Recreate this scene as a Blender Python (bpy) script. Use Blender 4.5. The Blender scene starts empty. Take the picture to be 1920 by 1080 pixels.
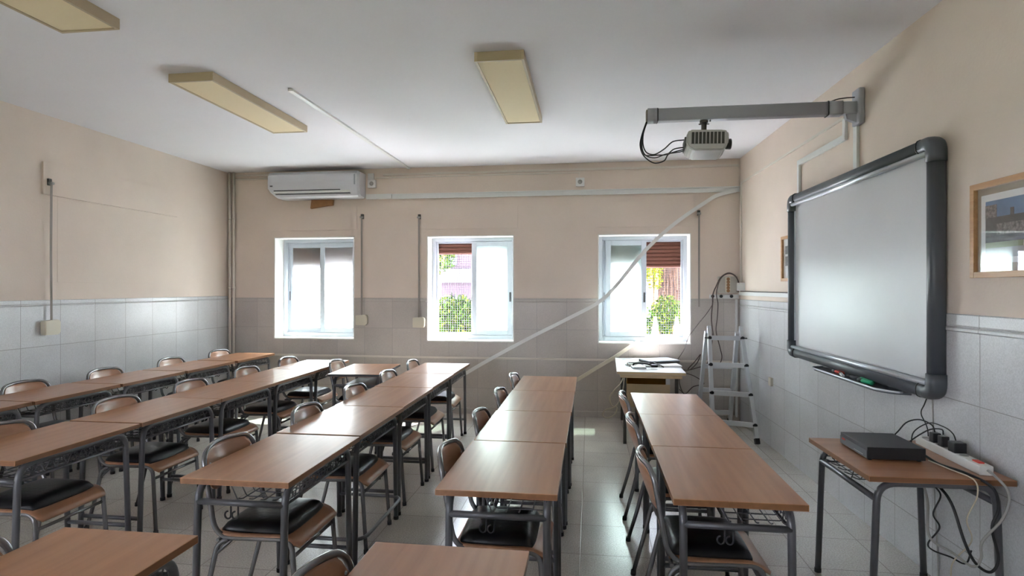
import bpy, bmesh, math, random
from mathutils import Vector, Matrix
random.seed(7)
C = bpy.context.scene.collection
scn = bpy.context.scene

# ------------------------------------------------------------------ camera, world, sun, exposure
F_PX = 1080.0
YAW = math.atan(145 / F_PX)
cam_d = bpy.data.cameras.new('camera'); cam = bpy.data.objects.new('camera', cam_d); C.objects.link(cam)
cam_d.sensor_width = 36.0; cam_d.lens = 36.0 * F_PX / 1920.0
cam_d.clip_start = 0.05; cam_d.clip_end = 200
cam.location = (0, 0, 1.55); cam.rotation_euler = (math.radians(90), 0, YAW)
scn.camera = cam

world = bpy.data.worlds.new('world'); scn.world = world; world.use_nodes = True
bg = world.node_tree.nodes['Background']
bg.inputs[0].default_value = (0.80, 0.865, 1.0, 1); bg.inputs[1].default_value = 1.9

sun_d = bpy.data.lights.new('sun', 'SUN'); sun = bpy.data.objects.new('sun', sun_d); C.objects.link(sun)
sun_d.energy = 10.0; sun_d.angle = math.radians(0.6); sun_d.color = (1.0, 0.955, 0.93)
sun.rotation_euler = Vector((-0.45, -0.9, -1.37)).to_track_quat('-Z', 'Y').to_euler()

scn.view_settings.view_transform = 'Standard'; scn.view_settings.look = 'None'
scn.view_settings.gamma = 1.0; scn.view_settings.use_curve_mapping = False

scn.view_settings.exposure = 4.1

H = 3.06          # ceiling height
D = 7.0           # window wall
XL = -4.70        # left wall
RA = math.atan(0.026)
RO = Vector((1.922, 0, 0))      # right wall runs slightly askew
def xr(y): return 1.74 + (7 - y) * 0.026

# ------------------------------------------------------------------ materials
def mat(name, col, rough=0.6, metal=0.0, spec=0.5, noise=None, bump=None, coat=0.0):
    m = bpy.data.materials.new(name); m.use_nodes = True
    nt = m.node_tree; b = nt.nodes['Principled BSDF']
    b.inputs['Base Color'].default_value = (*col, 1); b.inputs['Roughness'].default_value = rough
    b.inputs['Metallic'].default_value = metal; b.inputs['Specular IOR Level'].default_value = spec
    b.inputs['Coat Weight'].default_value = coat; b.inputs['Coat Roughness'].default_value = 0.12
    tc = nt.nodes.new('ShaderNodeTexCoord')
    if noise:
        sc, amt = noise
        n = nt.nodes.new('ShaderNodeTexNoise'); n.inputs['Scale'].default_value = sc; n.inputs['Detail'].default_value = 4
        nt.links.new(tc.outputs['Object'], n.inputs['Vector'])
        mx = nt.nodes.new('ShaderNodeMixRGB'); mx.blend_type = 'MULTIPLY'; mx.inputs[0].default_value = 1
        mx.inputs[1].default_value = (*col, 1)
        r = nt.nodes.new('ShaderNodeMapRange'); r.inputs['From Min'].default_value = 0.3; r.inputs['From Max'].default_value = 0.7
        r.inputs['To Min'].default_value = 1 - amt; r.inputs['To Max'].default_value = 1 + amt * 0.5
        nt.links.new(n.outputs['Fac'], r.inputs['Value']); nt.links.new(r.outputs['Result'], mx.inputs[2])
        nt.links.new(mx.outputs[0], b.inputs['Base Color'])
    if bump:
        sc, st = bump
        n = nt.nodes.new('ShaderNodeTexNoise'); n.inputs['Scale'].default_value = sc; n.inputs['Detail'].default_value = 3
        nt.links.new(tc.outputs['Object'], n.inputs['Vector'])
        bp = nt.nodes.new('ShaderNodeBump'); bp.inputs['Strength'].default_value = st; bp.inputs['Distance'].default_value = 0.004
        nt.links.new(n.outputs['Fac'], bp.inputs['Height']); nt.links.new(bp.outputs[0], b.inputs['Normal'])
    return m

def wood(name, c1, c2, rough=0.3, axis='Y', coat=0.3, scale=1.0):
    m = bpy.data.materials.new(name); m.use_nodes = True
    nt = m.node_tree; b = nt.nodes['Principled BSDF']
    b.inputs['Roughness'].default_value = rough; b.inputs['Coat Weight'].default_value = coat; b.inputs['Coat Roughness'].default_value = 0.2
    tc = nt.nodes.new('ShaderNodeTexCoord'); mp = nt.nodes.new('ShaderNodeMapping')
    s = {'X': (1.2, 26, 26), 'Y': (26, 1.2, 26), 'Z': (26, 26, 1.2)}[axis]
    mp.inputs['Scale'].default_value = [v * scale for v in s]
    oi = nt.nodes.new('ShaderNodeObjectInfo')
    ad = nt.nodes.new('ShaderNodeVectorMath'); ad.operation = 'ADD'
    nt.links.new(tc.outputs['Object'], mp.inputs['Vector']); nt.links.new(mp.outputs[0], ad.inputs[0])
    ml = nt.nodes.new('ShaderNodeMath'); ml.operation = 'MULTIPLY'; ml.inputs[1].default_value = 50
    nt.links.new(oi.outputs['Random'], ml.inputs[0]); nt.links.new(ml.outputs[0], ad.inputs[1])
    n = nt.nodes.new('ShaderNodeTexNoise'); n.inputs['Scale'].default_value = 1.0; n.inputs['Detail'].default_value = 6
    n.inputs['Distortion'].default_value = 0.4
    nt.links.new(ad.outputs[0], n.inputs['Vector'])
    cr = nt.nodes.new('ShaderNodeValToRGB'); cr.color_ramp.elements[0].color = (*c1, 1); cr.color_ramp.elements[1].color = (*c2, 1)
    cr.color_ramp.elements[0].position = 0.32; cr.color_ramp.elements[1].position = 0.68
    nt.links.new(n.outputs['Fac'], cr.inputs[0]); nt.links.new(cr.outputs[0], b.inputs['Base Color'])
    return m

def tiles(name, col, grout, ax, pitch, off, gw, rough, speck, bump=0.3, speck_scale=90, grout_mix=1.0):
    """square tiles: ax = two axis names, pitch and offset per axis"""
    m = bpy.data.materials.new(name); m.use_nodes = True
    nt = m.node_tree; b = nt.nodes['Principled BSDF']; L = nt.links.new
    b.inputs['Roughness'].default_value = rough
    tc = nt.nodes.new('ShaderNodeTexCoord'); sp = nt.nodes.new('ShaderNodeSeparateXYZ'); L(tc.outputs['Object'], sp.inputs[0])
    outs = []; cells = []
    for a, p, o in zip(ax, pitch, off):
        s1 = nt.nodes.new('ShaderNodeMath'); s1.operation = 'SUBTRACT'; s1.inputs[1].default_value = o; L(sp.outputs[a], s1.inputs[0])
        d1 = nt.nodes.new('ShaderNodeMath'); d1.operation = 'DIVIDE'; d1.inputs[1].default_value = p; L(s1.outputs[0], d1.inputs[0])
        fl = nt.nodes.new('ShaderNodeMath'); fl.operation = 'FLOOR'; L(d1.outputs[0], fl.inputs[0]); cells.append(fl)
        fr = nt.nodes.new('ShaderNodeMath'); fr.operation = 'FRACT'; L(d1.outputs[0], fr.inputs[0])
        c5 = nt.nodes.new('ShaderNodeMath'); c5.operation = 'SUBTRACT'; c5.inputs[1].default_value = 0.5; L(fr.outputs[0], c5.inputs[0])
        ab = nt.nodes.new('ShaderNodeMath'); ab.operation = 'ABSOLUTE'; L(c5.outputs[0], ab.inputs[0])
        mr = nt.nodes.new('ShaderNodeMapRange'); mr.inputs['From Min'].default_value = 0.5 - gw / p; mr.inputs['From Max'].default_value = 0.5 - gw / p * 0.4
        L(ab.outputs[0], mr.inputs['Value']); outs.append(mr)
    mx = nt.nodes.new('ShaderNodeMath'); mx.operation = 'MAXIMUM'; L(outs[0].outputs[0], mx.inputs[0]); L(outs[1].outputs[0], mx.inputs[1])
    cb = nt.nodes.new('ShaderNodeCombineXYZ'); L(cells[0].outputs[0], cb.inputs[0]); L(cells[1].outputs[0], cb.inputs[1])
    wn = nt.nodes.new('ShaderNodeTexWhiteNoise'); L(cb.outputs[0], wn.inputs['Vector'])
    n = nt.nodes.new('ShaderNodeTexNoise'); n.inputs['Scale'].default_value = speck_scale; n.inputs['Detail'].default_value = 3; L(tc.outputs['Object'], n.inputs['Vector'])
    n2 = nt.nodes.new('ShaderNodeTexNoise'); n2.inputs['Scale'].default_value = 2.2; n2.inputs['Detail'].default_value = 5; L(tc.outputs['Object'], n2.inputs['Vector'])
    r1 = nt.nodes.new('ShaderNodeMapRange'); r1.inputs['From Min'].default_value = 0.35; r1.inputs['From Max'].default_value = 0.65
    r1.inputs['To Min'].default_value = 1 - speck; r1.inputs['To Max'].default_value = 1 + speck * 0.4; L(n.outputs['Fac'], r1.inputs['Value'])
    r2 = nt.nodes.new('ShaderNodeMapRange'); r2.inputs['To Min'].default_value = 0.94; r2.inputs['To Max'].default_value = 1.04; L(wn.outputs['Value'], r2.inputs['Value'])
    r3 = nt.nodes.new('ShaderNodeMapRange'); r3.inputs['From Min'].default_value = 0.3; r3.inputs['From Max'].default_value = 0.7
    r3.inputs['To Min'].default_value = 0.9; r3.inputs['To Max'].default_value = 1.05; L(n2.outputs['Fac'], r3.inputs['Value'])
    m1 = nt.nodes.new('ShaderNodeMath'); m1.operation = 'MULTIPLY'; L(r1.outputs[0], m1.inputs[0]); L(r2.outputs[0], m1.inputs[1])
    m2 = nt.nodes.new('ShaderNodeMath'); m2.operation = 'MULTIPLY'; L(m1.outputs[0], m2.inputs[0]); L(r3.outputs[0], m2.inputs[1])
    vm = nt.nodes.new('ShaderNodeVectorMath'); vm.operation = 'SCALE'; vm.inputs[0].default_value = col; L(m2.outputs[0], vm.inputs['Scale'])
    gm = nt.nodes.new('ShaderNodeMath'); gm.operation = 'MULTIPLY'; gm.inputs[1].default_value = grout_mix; L(mx.outputs[0], gm.inputs[0])
    mc = nt.nodes.new('ShaderNodeMixRGB'); L(gm.outputs[0], mc.inputs[0]); L(vm.outputs[0], mc.inputs[1]); mc.inputs[2].default_value = (*grout, 1)
    L(mc.outputs[0], b.inputs['Base Color'])
    sb = nt.nodes.new('ShaderNodeMath'); sb.operation = 'MULTIPLY'; sb.inputs[1].default_value = -0.6; L(mx.outputs[0], sb.inputs[0])
    sa = nt.nodes.new('ShaderNodeMath'); sa.operation = 'ADD'; L(sb.outputs[0], sa.inputs[0])
    sn = nt.nodes.new('ShaderNodeMath'); sn.operation = 'MULTIPLY'; sn.inputs[1].default_value = bump; L(n.outputs['Fac'], sn.inputs[0]); L(sn.outputs[0], sa.inputs[1])
    bp = nt.nodes.new('ShaderNodeBump'); bp.inputs['Strength'].default_value = 0.5; bp.inputs['Distance'].default_value = 0.002
    L(sa.outputs[0], bp.inputs['Height']); L(bp.outputs[0], b.inputs['Normal'])
    return m

M = {}
M['paint'] = mat('beige_wall_paint', (0.745, 0.635, 0.55), 0.75, noise=(1.6, 0.06), bump=(60, 0.25))
M['ceil'] = mat('white_ceiling_paint', (0.80, 0.795, 0.83), 0.85, noise=(0.8, 0.04), bump=(40, 0.15))
M['trimpaint'] = mat('cream_trunking_paint', (0.70, 0.64, 0.57), 0.7)
M['floor'] = tiles('terrazzo_floor', (0.55, 0.51, 0.46), (0.30, 0.27, 0.24), ('X', 'Y'), (0.42, 0.42), (-0.05, 3.80), 0.0035, 0.24, 0.22, 0.05, 120)
TC = (0.60, 0.60, 0.61)
M['tile_left'] = tiles('wainscot_tile_left', TC, (0.30, 0.29, 0.28), ('Y', 'Z'), (0.365, 0.365), (4.205, 1.045), 0.003, 0.30, 0.10, 0.35, 140)
M['tile_back'] = tiles('wainscot_tile_back', (0.53, 0.48, 0.44), (0.36, 0.33, 0.31), ('X', 'Z'), (0.365, 0.365), (-0.27, 1.045), 0.003, 0.35, 0.08, 0.35, 140)
M['tile_right'] = tiles('wainscot_tile_right', TC, (0.30, 0.29, 0.28), ('Y', 'Z'), (0.365, 0.365), (3.0, 0.985), 0.003, 0.30, 0.12, 0.45, 140)
M['white_pvc'] = mat('white_plastic', (0.74, 0.74, 0.72), 0.4)
M['reveal'] = mat('white_window_reveal', (0.85, 0.84, 0.81), 0.6)
M['alu'] = mat('white_lacquered_aluminium', (0.52, 0.56, 0.62), 0.35)
M['dark'] = mat('black_plastic', (0.015, 0.015, 0.017), 0.4)
M['darkgrey'] = mat('dark_grey_plastic', (0.06, 0.065, 0.07), 0.45)
M['steel'] = mat('grey_painted_steel_tube', (0.105, 0.107, 0.115), 0.3, metal=0.2)
M['chair_steel'] = mat('grey_chair_tube', (0.20, 0.20, 0.205), 0.24, metal=0.55)
M['wire'] = mat('grey_steel_wire', (0.11, 0.11, 0.12), 0.35, metal=0.3)
M['hook'] = mat('dull_grey_hook', (0.05, 0.05, 0.055), 0.8, spec=0.2)
M['rubber'] = mat('black_rubber', (0.01, 0.01, 0.01), 0.7)
M['top'] = wood('beech_laminate_top', (0.385, 0.170, 0.080), (0.465, 0.222, 0.108), 0.42, 'Y', 0.36)
M['edge'] = wood('brown_edge_band', (0.19, 0.085, 0.035), (0.24, 0.11, 0.048), 0.4, 'Y', 0.1)
M['ply'] = wood('beech_plywood', (0.34, 0.165, 0.090), (0.44, 0.235, 0.140), 0.34, 'Y', 0.3)
M['cushion'] = mat('black_leatherette', (0.005, 0.006, 0.009), 0.34, spec=0.32, bump=(35, 0.35))
M['board'] = mat('whiteboard_surface', (0.60, 0.60, 0.62), 0.33, noise=(2.5, 0.03))
M['boardframe'] = mat('blue_grey_board_frame', (0.080, 0.090, 0.100), 0.38)
M['boardlight'] = mat('light_grey_board_strip', (0.62, 0.66, 0.70), 0.28, metal=0.6)
M['arm'] = mat('grey_projector_arm', (0.40, 0.405, 0.45), 0.45)
M['proj'] = mat('light_grey_projector', (0.62, 0.61, 0.60), 0.25)
M['alum'] = mat('ladder_aluminium', (0.62, 0.64, 0.66), 0.32, metal=0.7)
M['lampframe'] = mat('beige_lamp_frame', (0.50, 0.40, 0.26), 0.5)
M['diffuser'] = mat('yellowed_lamp_diffuser', (0.80, 0.68, 0.45), 0.8)
M['shutter'] = mat('brown_shutter_slat', (0.17, 0.06, 0.038), 0.5)
M['frame_wood'] = wood('oak_picture_frame', (0.48, 0.25, 0.10), (0.58, 0.33, 0.15), 0.45, 'Y', 0.1, 2.0)
M['hardboard'] = mat('brown_cardboard', (0.34, 0.17, 0.07), 0.7, noise=(12, 0.12))
M['cream'] = mat('cream_plastic', (0.66, 0.61, 0.49), 0.4)
M['strap'] = mat('grey_woven_strap', (0.30, 0.27, 0.24), 0.8)
M['laminate'] = mat('white_grey_laminate', (0.56, 0.57, 0.59), 0.35)
M['birch'] = wood('pale_edge_wood', (0.55, 0.40, 0.22), (0.62, 0.47, 0.28), 0.5, 'X', 0.1)
M['yellow'] = mat('ochre_varnished_board', (0.60, 0.36, 0.06), 0.5)
M['tan'] = mat('tan_laminate', (0.52, 0.40, 0.25), 0.5)
M['paper'] = mat('white_paper', (0.8, 0.8, 0.8), 0.7)
M['lid'] = mat('silver_blue_laptop_lid', (0.50, 0.58, 0.64), 0.25, metal=0.3)
M['red'] = mat('red_plastic', (0.65, 0.05, 0.03), 0.4)
M['green'] = mat('green_plastic', (0.02, 0.35, 0.16), 0.4)
M['black_cable'] = mat('black_cable', (0.012, 0.012, 0.013), 0.45)
M['grey_cable'] = mat('grey_cable', (0.36, 0.35, 0.33), 0.5)
M['beige_cable'] = mat('beige_cable', (0.56, 0.50, 0.38), 0.5)
M['brown_cable'] = mat('brown_cable', (0.07, 0.045, 0.04), 0.5)
M['plate'] = mat('dark_steel_bracket', (0.10, 0.10, 0.09), 0.5, metal=0.5)
M['leg_dark'] = mat('dark_bronze_steel', (0.07, 0.065, 0.06), 0.4, metal=0.4)

def shader_mix_mat(name, build):
    m = bpy.data.materials.new(name); m.use_nodes = True; nt = m.node_tree
    for n in list(nt.nodes):
        if n.type != 'OUTPUT_MATERIAL': nt.nodes.remove(n)
    out = [n for n in nt.nodes if n.type == 'OUTPUT_MATERIAL'][0]
    nt.links.new(build(nt), out.inputs[0]); return m
def _frost(nt):
    t = nt.nodes.new('ShaderNodeBsdfTranslucent'); t.inputs[0].default_value = (0.90, 0.92, 0.93, 1)
    g = nt.nodes.new('ShaderNodeBsdfGlossy'); g.inputs['Roughness'].default_value = 0.25
    tr = nt.nodes.new('ShaderNodeBsdfTransparent'); tr.inputs[0].default_value = (0.9, 1, 0.95, 1)
    a = nt.nodes.new('ShaderNodeMixShader'); a.inputs[0].default_value = 0.50
    nt.links.new(t.outputs[0], a.inputs[1]); nt.links.new(tr.outputs[0], a.inputs[2])
    b = nt.nodes.new('ShaderNodeMixShader'); b.inputs[0].default_value = 0.05
    nt.links.new(a.outputs[0], b.inputs[1]); nt.links.new(g.outputs[0], b.inputs[2]); return b.outputs[0]
M['frost'] = shader_mix_mat('frosted_glass', _frost)
def _clear(nt):
    tr = nt.nodes.new('ShaderNodeBsdfTransparent'); g = nt.nodes.new('ShaderNodeBsdfGlossy'); g.inputs['Roughness'].default_value = 0.02
    b = nt.nodes.new('ShaderNodeMixShader'); b.inputs[0].default_value = 0.09
    nt.links.new(tr.outputs[0], b.inputs[1]); nt.links.new(g.outputs[0], b.inputs[2]); return b.outputs[0]
M['glass'] = shader_mix_mat('picture_glass', _clear)

# ------------------------------------------------------------------ mesh helpers
class MB:
    def __init__(s): s.bm = bmesh.new()
    def box(s, lo, hi, bev=0.0, rot=None, mi=0, side_mi=None):
        lo = Vector(lo); hi = Vector(hi); c = (lo + hi) / 2; d = hi - lo
        b2 = bmesh.new(); bmesh.ops.create_cube(b2, size=1)
        bmesh.ops.scale(b2, vec=d, verts=b2.verts)
        for f in b2.faces:
            f.material_index = mi if side_mi is None or abs(f.normal.z) > 0.5 else side_mi
        if bev > 0: bmesh.ops.bevel(b2, geom=list(b2.edges), offset=bev, segments=2, profile=0.6, affect='EDGES')
        if rot is not None: bmesh.ops.transform(b2, matrix=rot.to_4x4(), verts=b2.verts)
        bmesh.ops.translate(b2, vec=c, verts=b2.verts)
        s._merge(b2); return s
    def _merge(s, b2, smooth=False):
        mp = {}
        for v in b2.verts: mp[v] = s.bm.verts.new(v.co)
        for f in b2.faces:
            try:
                nf = s.bm.faces.new([mp[v] for v in f.verts]); nf.material_index = f.material_index; nf.smooth = smooth or f.smooth
            except ValueError: pass
        b2.free()
    def tube(s, pts, r, seg=10, closed=False, sect=None, up=None, cap=True, mi=0):
        """sweep a circle (or the 2-D section) along pts"""
        pts = [Vector(p) for p in pts]
        q = [pts[0]]
        for p in pts[1:]:
            if (p - q[-1]).length > 1e-5: q.append(p)
        pts = q; n = len(pts)
        if sect is None: sect = [(r * math.cos(2 * math.pi * k / seg), r * math.sin(2 * math.pi * k / seg)) for k in range(seg)]
        T = []
        for i in range(n):
            if closed: t = (pts[(i + 1) % n] - pts[i - 1])
            elif i == 0: t = pts[1] - pts[0]
            elif i == n - 1: t = pts[-1] - pts[-2]
            else: t = (pts[i + 1] - pts[i]).normalized() + (pts[i] - pts[i - 1]).normalized()
            T.append(t.normalized())
        if up is None:
            up = Vector((0, 0, 1)) if abs(T[0].z) < 0.9 else Vector((0, 1, 0)); fixed = False
        else: up = Vector(up); fixed = True
        N = (up - T[0] * up.dot(T[0])).normalized(); rings = []
        for i in range(n):
            if fixed: N = (up - T[i] * up.dot(T[i])).normalized()
            else: N = (N - T[i] * N.dot(T[i])).normalized()
            B = T[i].cross(N)
            rings.append([s.bm.verts.new(pts[i] + N * a + B * b) for a, b in sect])
        k = len(sect)
        for i in range(n if closed else n - 1):
            A, Bq = rings[i], rings[(i + 1) % n]
            for j in range(k):
                f = s.bm.faces.new([A[j], A[(j + 1) % k], Bq[(j + 1) % k], Bq[j]]); f.smooth = k > 6; f.material_index = mi
        if not closed and cap:
            for ring, fl in ((rings[0], False), (rings[-1], True)):
                try: f = s.bm.faces.new(ring if fl else ring[::-1]); f.material_index = mi
                except ValueError: pass
        return s
    def cyl(s, p0, p1, r, seg=16, mi=0): return s.tube([p0, p1], r, seg, mi=mi)
    def lathe(s, prof, c=(0, 0, 0), axis='Z', seg=20, mi=0):
        rings = []
        for r, h in prof:
            ring = []
            for k in range(seg):
                a = 2 * math.pi * k / seg; u, v = r * math.cos(a), r * math.sin(a)
                p = {'Z': (u, v, h), 'X': (h, u, v), 'Y': (u, h, v)}[axis]
                ring.append(s.bm.verts.new(Vector(c) + Vector(p)))
            rings.append(ring)
        for A, B in zip(rings, rings[1:]):
            for j in range(seg):
                f = s.bm.faces.new([A[j], A[(j + 1) % seg], B[(j + 1) % seg], B[j]]); f.smooth = True; f.material_index = mi
        s.bm.faces.new(rings[0][::-1]).material_index = mi; s.bm.faces.new(rings[-1]).material_index = mi
        return s
    def prism(s, poly, axis, a, b, mi=0, bev=0.0):
        """extrude a 2-D polygon along axis between a and b"""
        def P(u, v, w): return {'X': (w, u, v), 'Y': (u, w, v), 'Z': (u, v, w)}[axis]
        b2 = bmesh.new()
        A = [b2.verts.new(P(u, v, a)) for u, v in poly]; B = [b2.verts.new(P(u, v, b)) for u, v in poly]
        b2.faces.new(A[::-1]); b2.faces.new(B); n = len(poly)
        for i in range(n): b2.faces.new([A[i], A[(i + 1) % n], B[(i + 1) % n], B[i]])
        for f in b2.faces: f.material_index = mi
        if bev: bmesh.ops.bevel(b2, geom=list(b2.edges), offset=bev, segments=2, affect='EDGES')
        s._merge(b2); return s
    def build(s, name, m, parent=None, loc=None, rz=0):
        bmesh.ops.recalc_face_normals(s.bm, faces=s.bm.faces)
        me = bpy.data.meshes.new(name); s.bm.to_mesh(me); s.bm.free()
        for x in (m if isinstance(m, (list, tuple)) else [m]): me.materials.append(x)
        o = bpy.data.objects.new(name, me); C.objects.link(o)
        if parent is not None: o.parent = parent
        if loc is not None: o.location = loc
        if rz: o.rotation_euler = (0, 0, rz)
        return o

def fillet(pts, r, n=6):
    pts = [Vector(p) for p in pts]; out = [pts[0]]
    rr = r if isinstance(r, (list, tuple)) else [r] * (len(pts) - 2)
    for i in range(1, len(pts) - 1):
        a, b, c = pts[i - 1], pts[i], pts[i + 1]
        u = (a - b); v = (c - b); d = min(rr[i - 1], u.length * 0.49, v.length * 0.49)
        if d < 1e-4: out.append(b); continue
        p, q = b + u.normalized() * d, b + v.normalized() * d
        for k in range(n + 1):
            t = k / n; out.append(p * (1 - t) ** 2 + b * 2 * t * (1 - t) + q * t * t)
    out.append(pts[-1]); return out
def smooth(pts, n=8):
    pts = [Vector(p) for p in pts]; P = [pts[0] * 2 - pts[1]] + pts + [pts[-1] * 2 - pts[-2]]; out = []
    for i in range(1, len(P) - 2):
        a, b, c, d = P[i - 1:i + 3]
        for k in range(n):
            t = k / n
            out.append(0.5 * ((2 * b) + (c - a) * t + (2 * a - 5 * b + 4 * c - d) * t * t + (3 * b - a - 3 * c + d) * t ** 3))
    out.append(pts[-1]); return out

def tag(o, label=None, cat=None, group=None, kind=None):
    if label: o['label'] = label
    if cat: o['category'] = cat
    if group: o['group'] = group
    if kind: o['kind'] = kind
    return o
def thing(name, label, cat, loc=(0, 0, 0), rz=0, group=None):
    o = bpy.data.objects.new(name, None); C.objects.link(o); o.empty_display_size = 0.1
    o.location = loc; o.rotation_euler = (0, 0, rz)
    return tag(o, label, cat, group)
def struct(o, label=None): return tag(o, label, kind='structure')
def dup(o, parent=None):
    c = o.copy(); C.objects.link(c)
    if parent is not None: c.parent = parent
    for ch in list(o.children): dup(ch, c)
    return c
def rw(y, z, d=0.0):
    """world point on the right wall, d in front of it"""
    v = Matrix.Rotation(RA, 3, 'Z') @ Vector((-d, y, 0)); return Vector((RO.x + v.x, v.y, z))
def on_rw(o):
    o.location = RO; o.rotation_euler = (0, 0, RA); return o

# ------------------------------------------------------------------ room shell
YR = -2.0
fl = MB().box((-5.0, YR - 0.3, -0.12), (2.4, 7.32, 0)).build('floor', M['floor']); struct(fl, 'beige terrazzo tile floor')
ce = MB().box((-5.0, YR - 0.3, H), (2.4, 7.32, H + 0.25)).build('ceiling', M['ceil']); struct(ce, 'white painted ceiling')

def wall_grid(name, axis, a0, a1, z0, z1, t0, t1, holes, m):
    """solid wall with rectangular holes; axis 'X' runs along x (thickness in y)"""
    us = sorted({a0, a1} | {h[0] for h in holes} | {h[1] for h in holes}); zs = sorted({z0, z1} | {h[2] for h in holes} | {h[3] for h in holes})
    us = [u for u in us if a0 <= u <= a1]; zs = [z for z in zs if z0 <= z <= z1]
    b = bmesh.new()
    def V(u, t, z): return b.verts.new((u, t, z) if axis == 'X' else (t, u, z))
    def solid(i, j):
        if i < 0 or j < 0 or i >= len(us) - 1 or j >= len(zs) - 1: return False
        um, zm = (us[i] + us[i + 1]) / 2, (zs[j] + zs[j + 1]) / 2
        return not any(h[0] < um < h[1] and h[2] < zm < h[3] for h in holes)
    for i in range(len(us) - 1):
        for j in range(len(zs) - 1):
            if not solid(i, j): continue
            u0, u1, w0, w1 = us[i], us[i + 1], zs[j], zs[j + 1]
            for t in (t0, t1): b.faces.new([V(u0, t, w0), V(u1, t, w0), V(u1, t, w1), V(u0, t, w1)])
            if not solid(i - 1, j): b.faces.new([V(u0, t0, w0), V(u0, t1, w0), V(u0, t1, w1), V(u0, t0, w1)])
            if not solid(i + 1, j): b.faces.new([V(u1, t0, w0), V(u1, t1, w0), V(u1, t1, w1), V(u1, t0, w1)])
            if not solid(i, j - 1): b.faces.new([V(u0, t0, w0), V(u1, t0, w0), V(u1, t1, w0), V(u0, t1, w0)])
            if not solid(i, j + 1): b.faces.new([V(u0, t0, w1), V(u1, t0, w1), V(u1, t1, w1), V(u0, t1, w1)])
    bmesh.ops.remove_doubles(b, verts=b.verts, dist=1e-4)
    bmesh.ops.recalc_face_normals(b, faces=b.faces)
    me = bpy.data.meshes.new(name); b.to_mesh(me); b.free(); me.materials.append(m)
    o = bpy.data.objects.new(name, me); C.objects.link(o); return o

WIN = [(-4.05, -2.962, 0.895, 2.205), (-2.012, -0.915, 0.885, 2.20), (0.102, 1.185, 0.885, 2.195)]
wb = wall_grid('wall_back', 'X', XL - 0.02, 2.3, 0, H, D, D + 0.32, WIN, M['paint']); struct(wb, 'beige window wall')
# white-painted reveals lining each window opening
for i, (x0, x1, z0, z1) in enumerate(WIN):
    m = MB()
    m.box((x0, D - 0.006, z0), (x0 + 0.012, D + 0.2, z1)); m.box((x1 - 0.012, D - 0.006, z0), (x1, D + 0.2, z1))
    m.box((x0, D - 0.006, z1 - 0.012), (x1, D + 0.2, z1)); m.box((x0, D - 0.012, z0), (x1, D + 0.2, z0 + 0.014))
    o = m.build('trim_%d' % (i + 1), M['reveal']); struct(o, 'white plaster lining of a window opening')
struct(MB().box((-5.2, 6.5, -0.12), (-5.02, 7.6, 3.5)).build('trim_16', M['paint']), 'added unseen block stopping stray sun outside the far left corner')  # added out of view to keep stray sunlight off the corner pipes
FILL_OPENING = [(-1.4, -0.4, 0.9, 2.15)]  # unseen left wall opening behind the camera, added to brighten the room
wl = wall_grid('wall_left', 'Y', YR - 0.3, D + 0.319, 0, H, XL - 0.3, XL, FILL_OPENING, M['paint']); struct(wl, 'beige left wall with tiled lower part')
wr = MB().box((0, YR - 0.6, 0), (0.3, 7.4, H)).build('wall_right', M['paint']); on_rw(wr); struct(wr, 'beige right wall carrying the whiteboard')
wk = wall_grid('wall_rear', 'X', XL, 2.2, 0, H, YR - 0.3, YR, [(-2.6, -1.7, 0.9, 2.0)], M['paint']); struct(wk, 'beige wall behind the viewpoint')  # hole in this unseen wall is added to let in fill light

# tiled wainscots with their cap course
def wains(name, axis, a0, a1, face, out, top, holes, m):
    t = 0.010 * out
    o = wall_grid(name, axis, a0, a1, 0.0, top - 0.045, min(face, face + t), max(face, face + t), holes, m); return o
def cap_course(mb, axis, segs, face, out, top):
    for a0, a1 in segs:
        prof = [(0, top - 0.052), (0.013, top - 0.052), (0.016, top - 0.045), (0.011, top - 0.040), (0.011, top - 0.004), (0.007, top), (0, top)]
        if axis == 'X': mb.prism([(face + out * p, q) for p, q in prof], 'X', a0, a1)
        else: mb.prism([(face + out * p, q) for p, q in prof], 'Y', a0, a1)
o = wains('trim_4', 'Y', YR, D - 0.011, XL, 1, 1.445, FILL_OPENING, M['tile_left']); struct(o, 'grey-white tiled lower part of left wall')
mb = MB(); cap_course(mb, 'Y', [(YR, -1.4), (-0.4, D - 0.02)], XL, 1, 1.445); struct(mb.build('trim_5', M['tile_left']), 'tile cap course on left wall')
o = wains('trim_6', 'X', XL, 1.75, D, -1, 1.425, WIN, M['tile_back']); struct(o, 'grey-beige tiled lower part of window wall')
mb = MB(); cap_course(mb, 'X', [(XL, WIN[0][0]), (WIN[0][1], WIN[1][0]), (WIN[1][1], WIN[2][0]), (WIN[2][1], 1.74)], D, -1, 1.425); struct(mb.build('trim_7', M['tile_back']), 'tile cap course on window wall')
mb = MB(); mb.box((-0.010, YR, 0), (0, D - 0.03, 1.38)); o = mb.build('trim_8', M['tile_right']); on_rw(o); struct(o, 'grey-white tiled lower part of right wall')
mb = MB()
prof = [(0, 1.33), (-0.011, 1.33), (-0.018, 1.336), (-0.018, 1.352), (-0.011, 1.358), (-0.014, 1.365), (-0.014, 1.415), (-0.009, 1.42), (0, 1.42)]
mb.prism(prof, 'Y', YR, D - 0.03); o = mb.build('trim_9', M['tile_right']); on_rw(o); struct(o, 'tile cap course on right wall')
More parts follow.
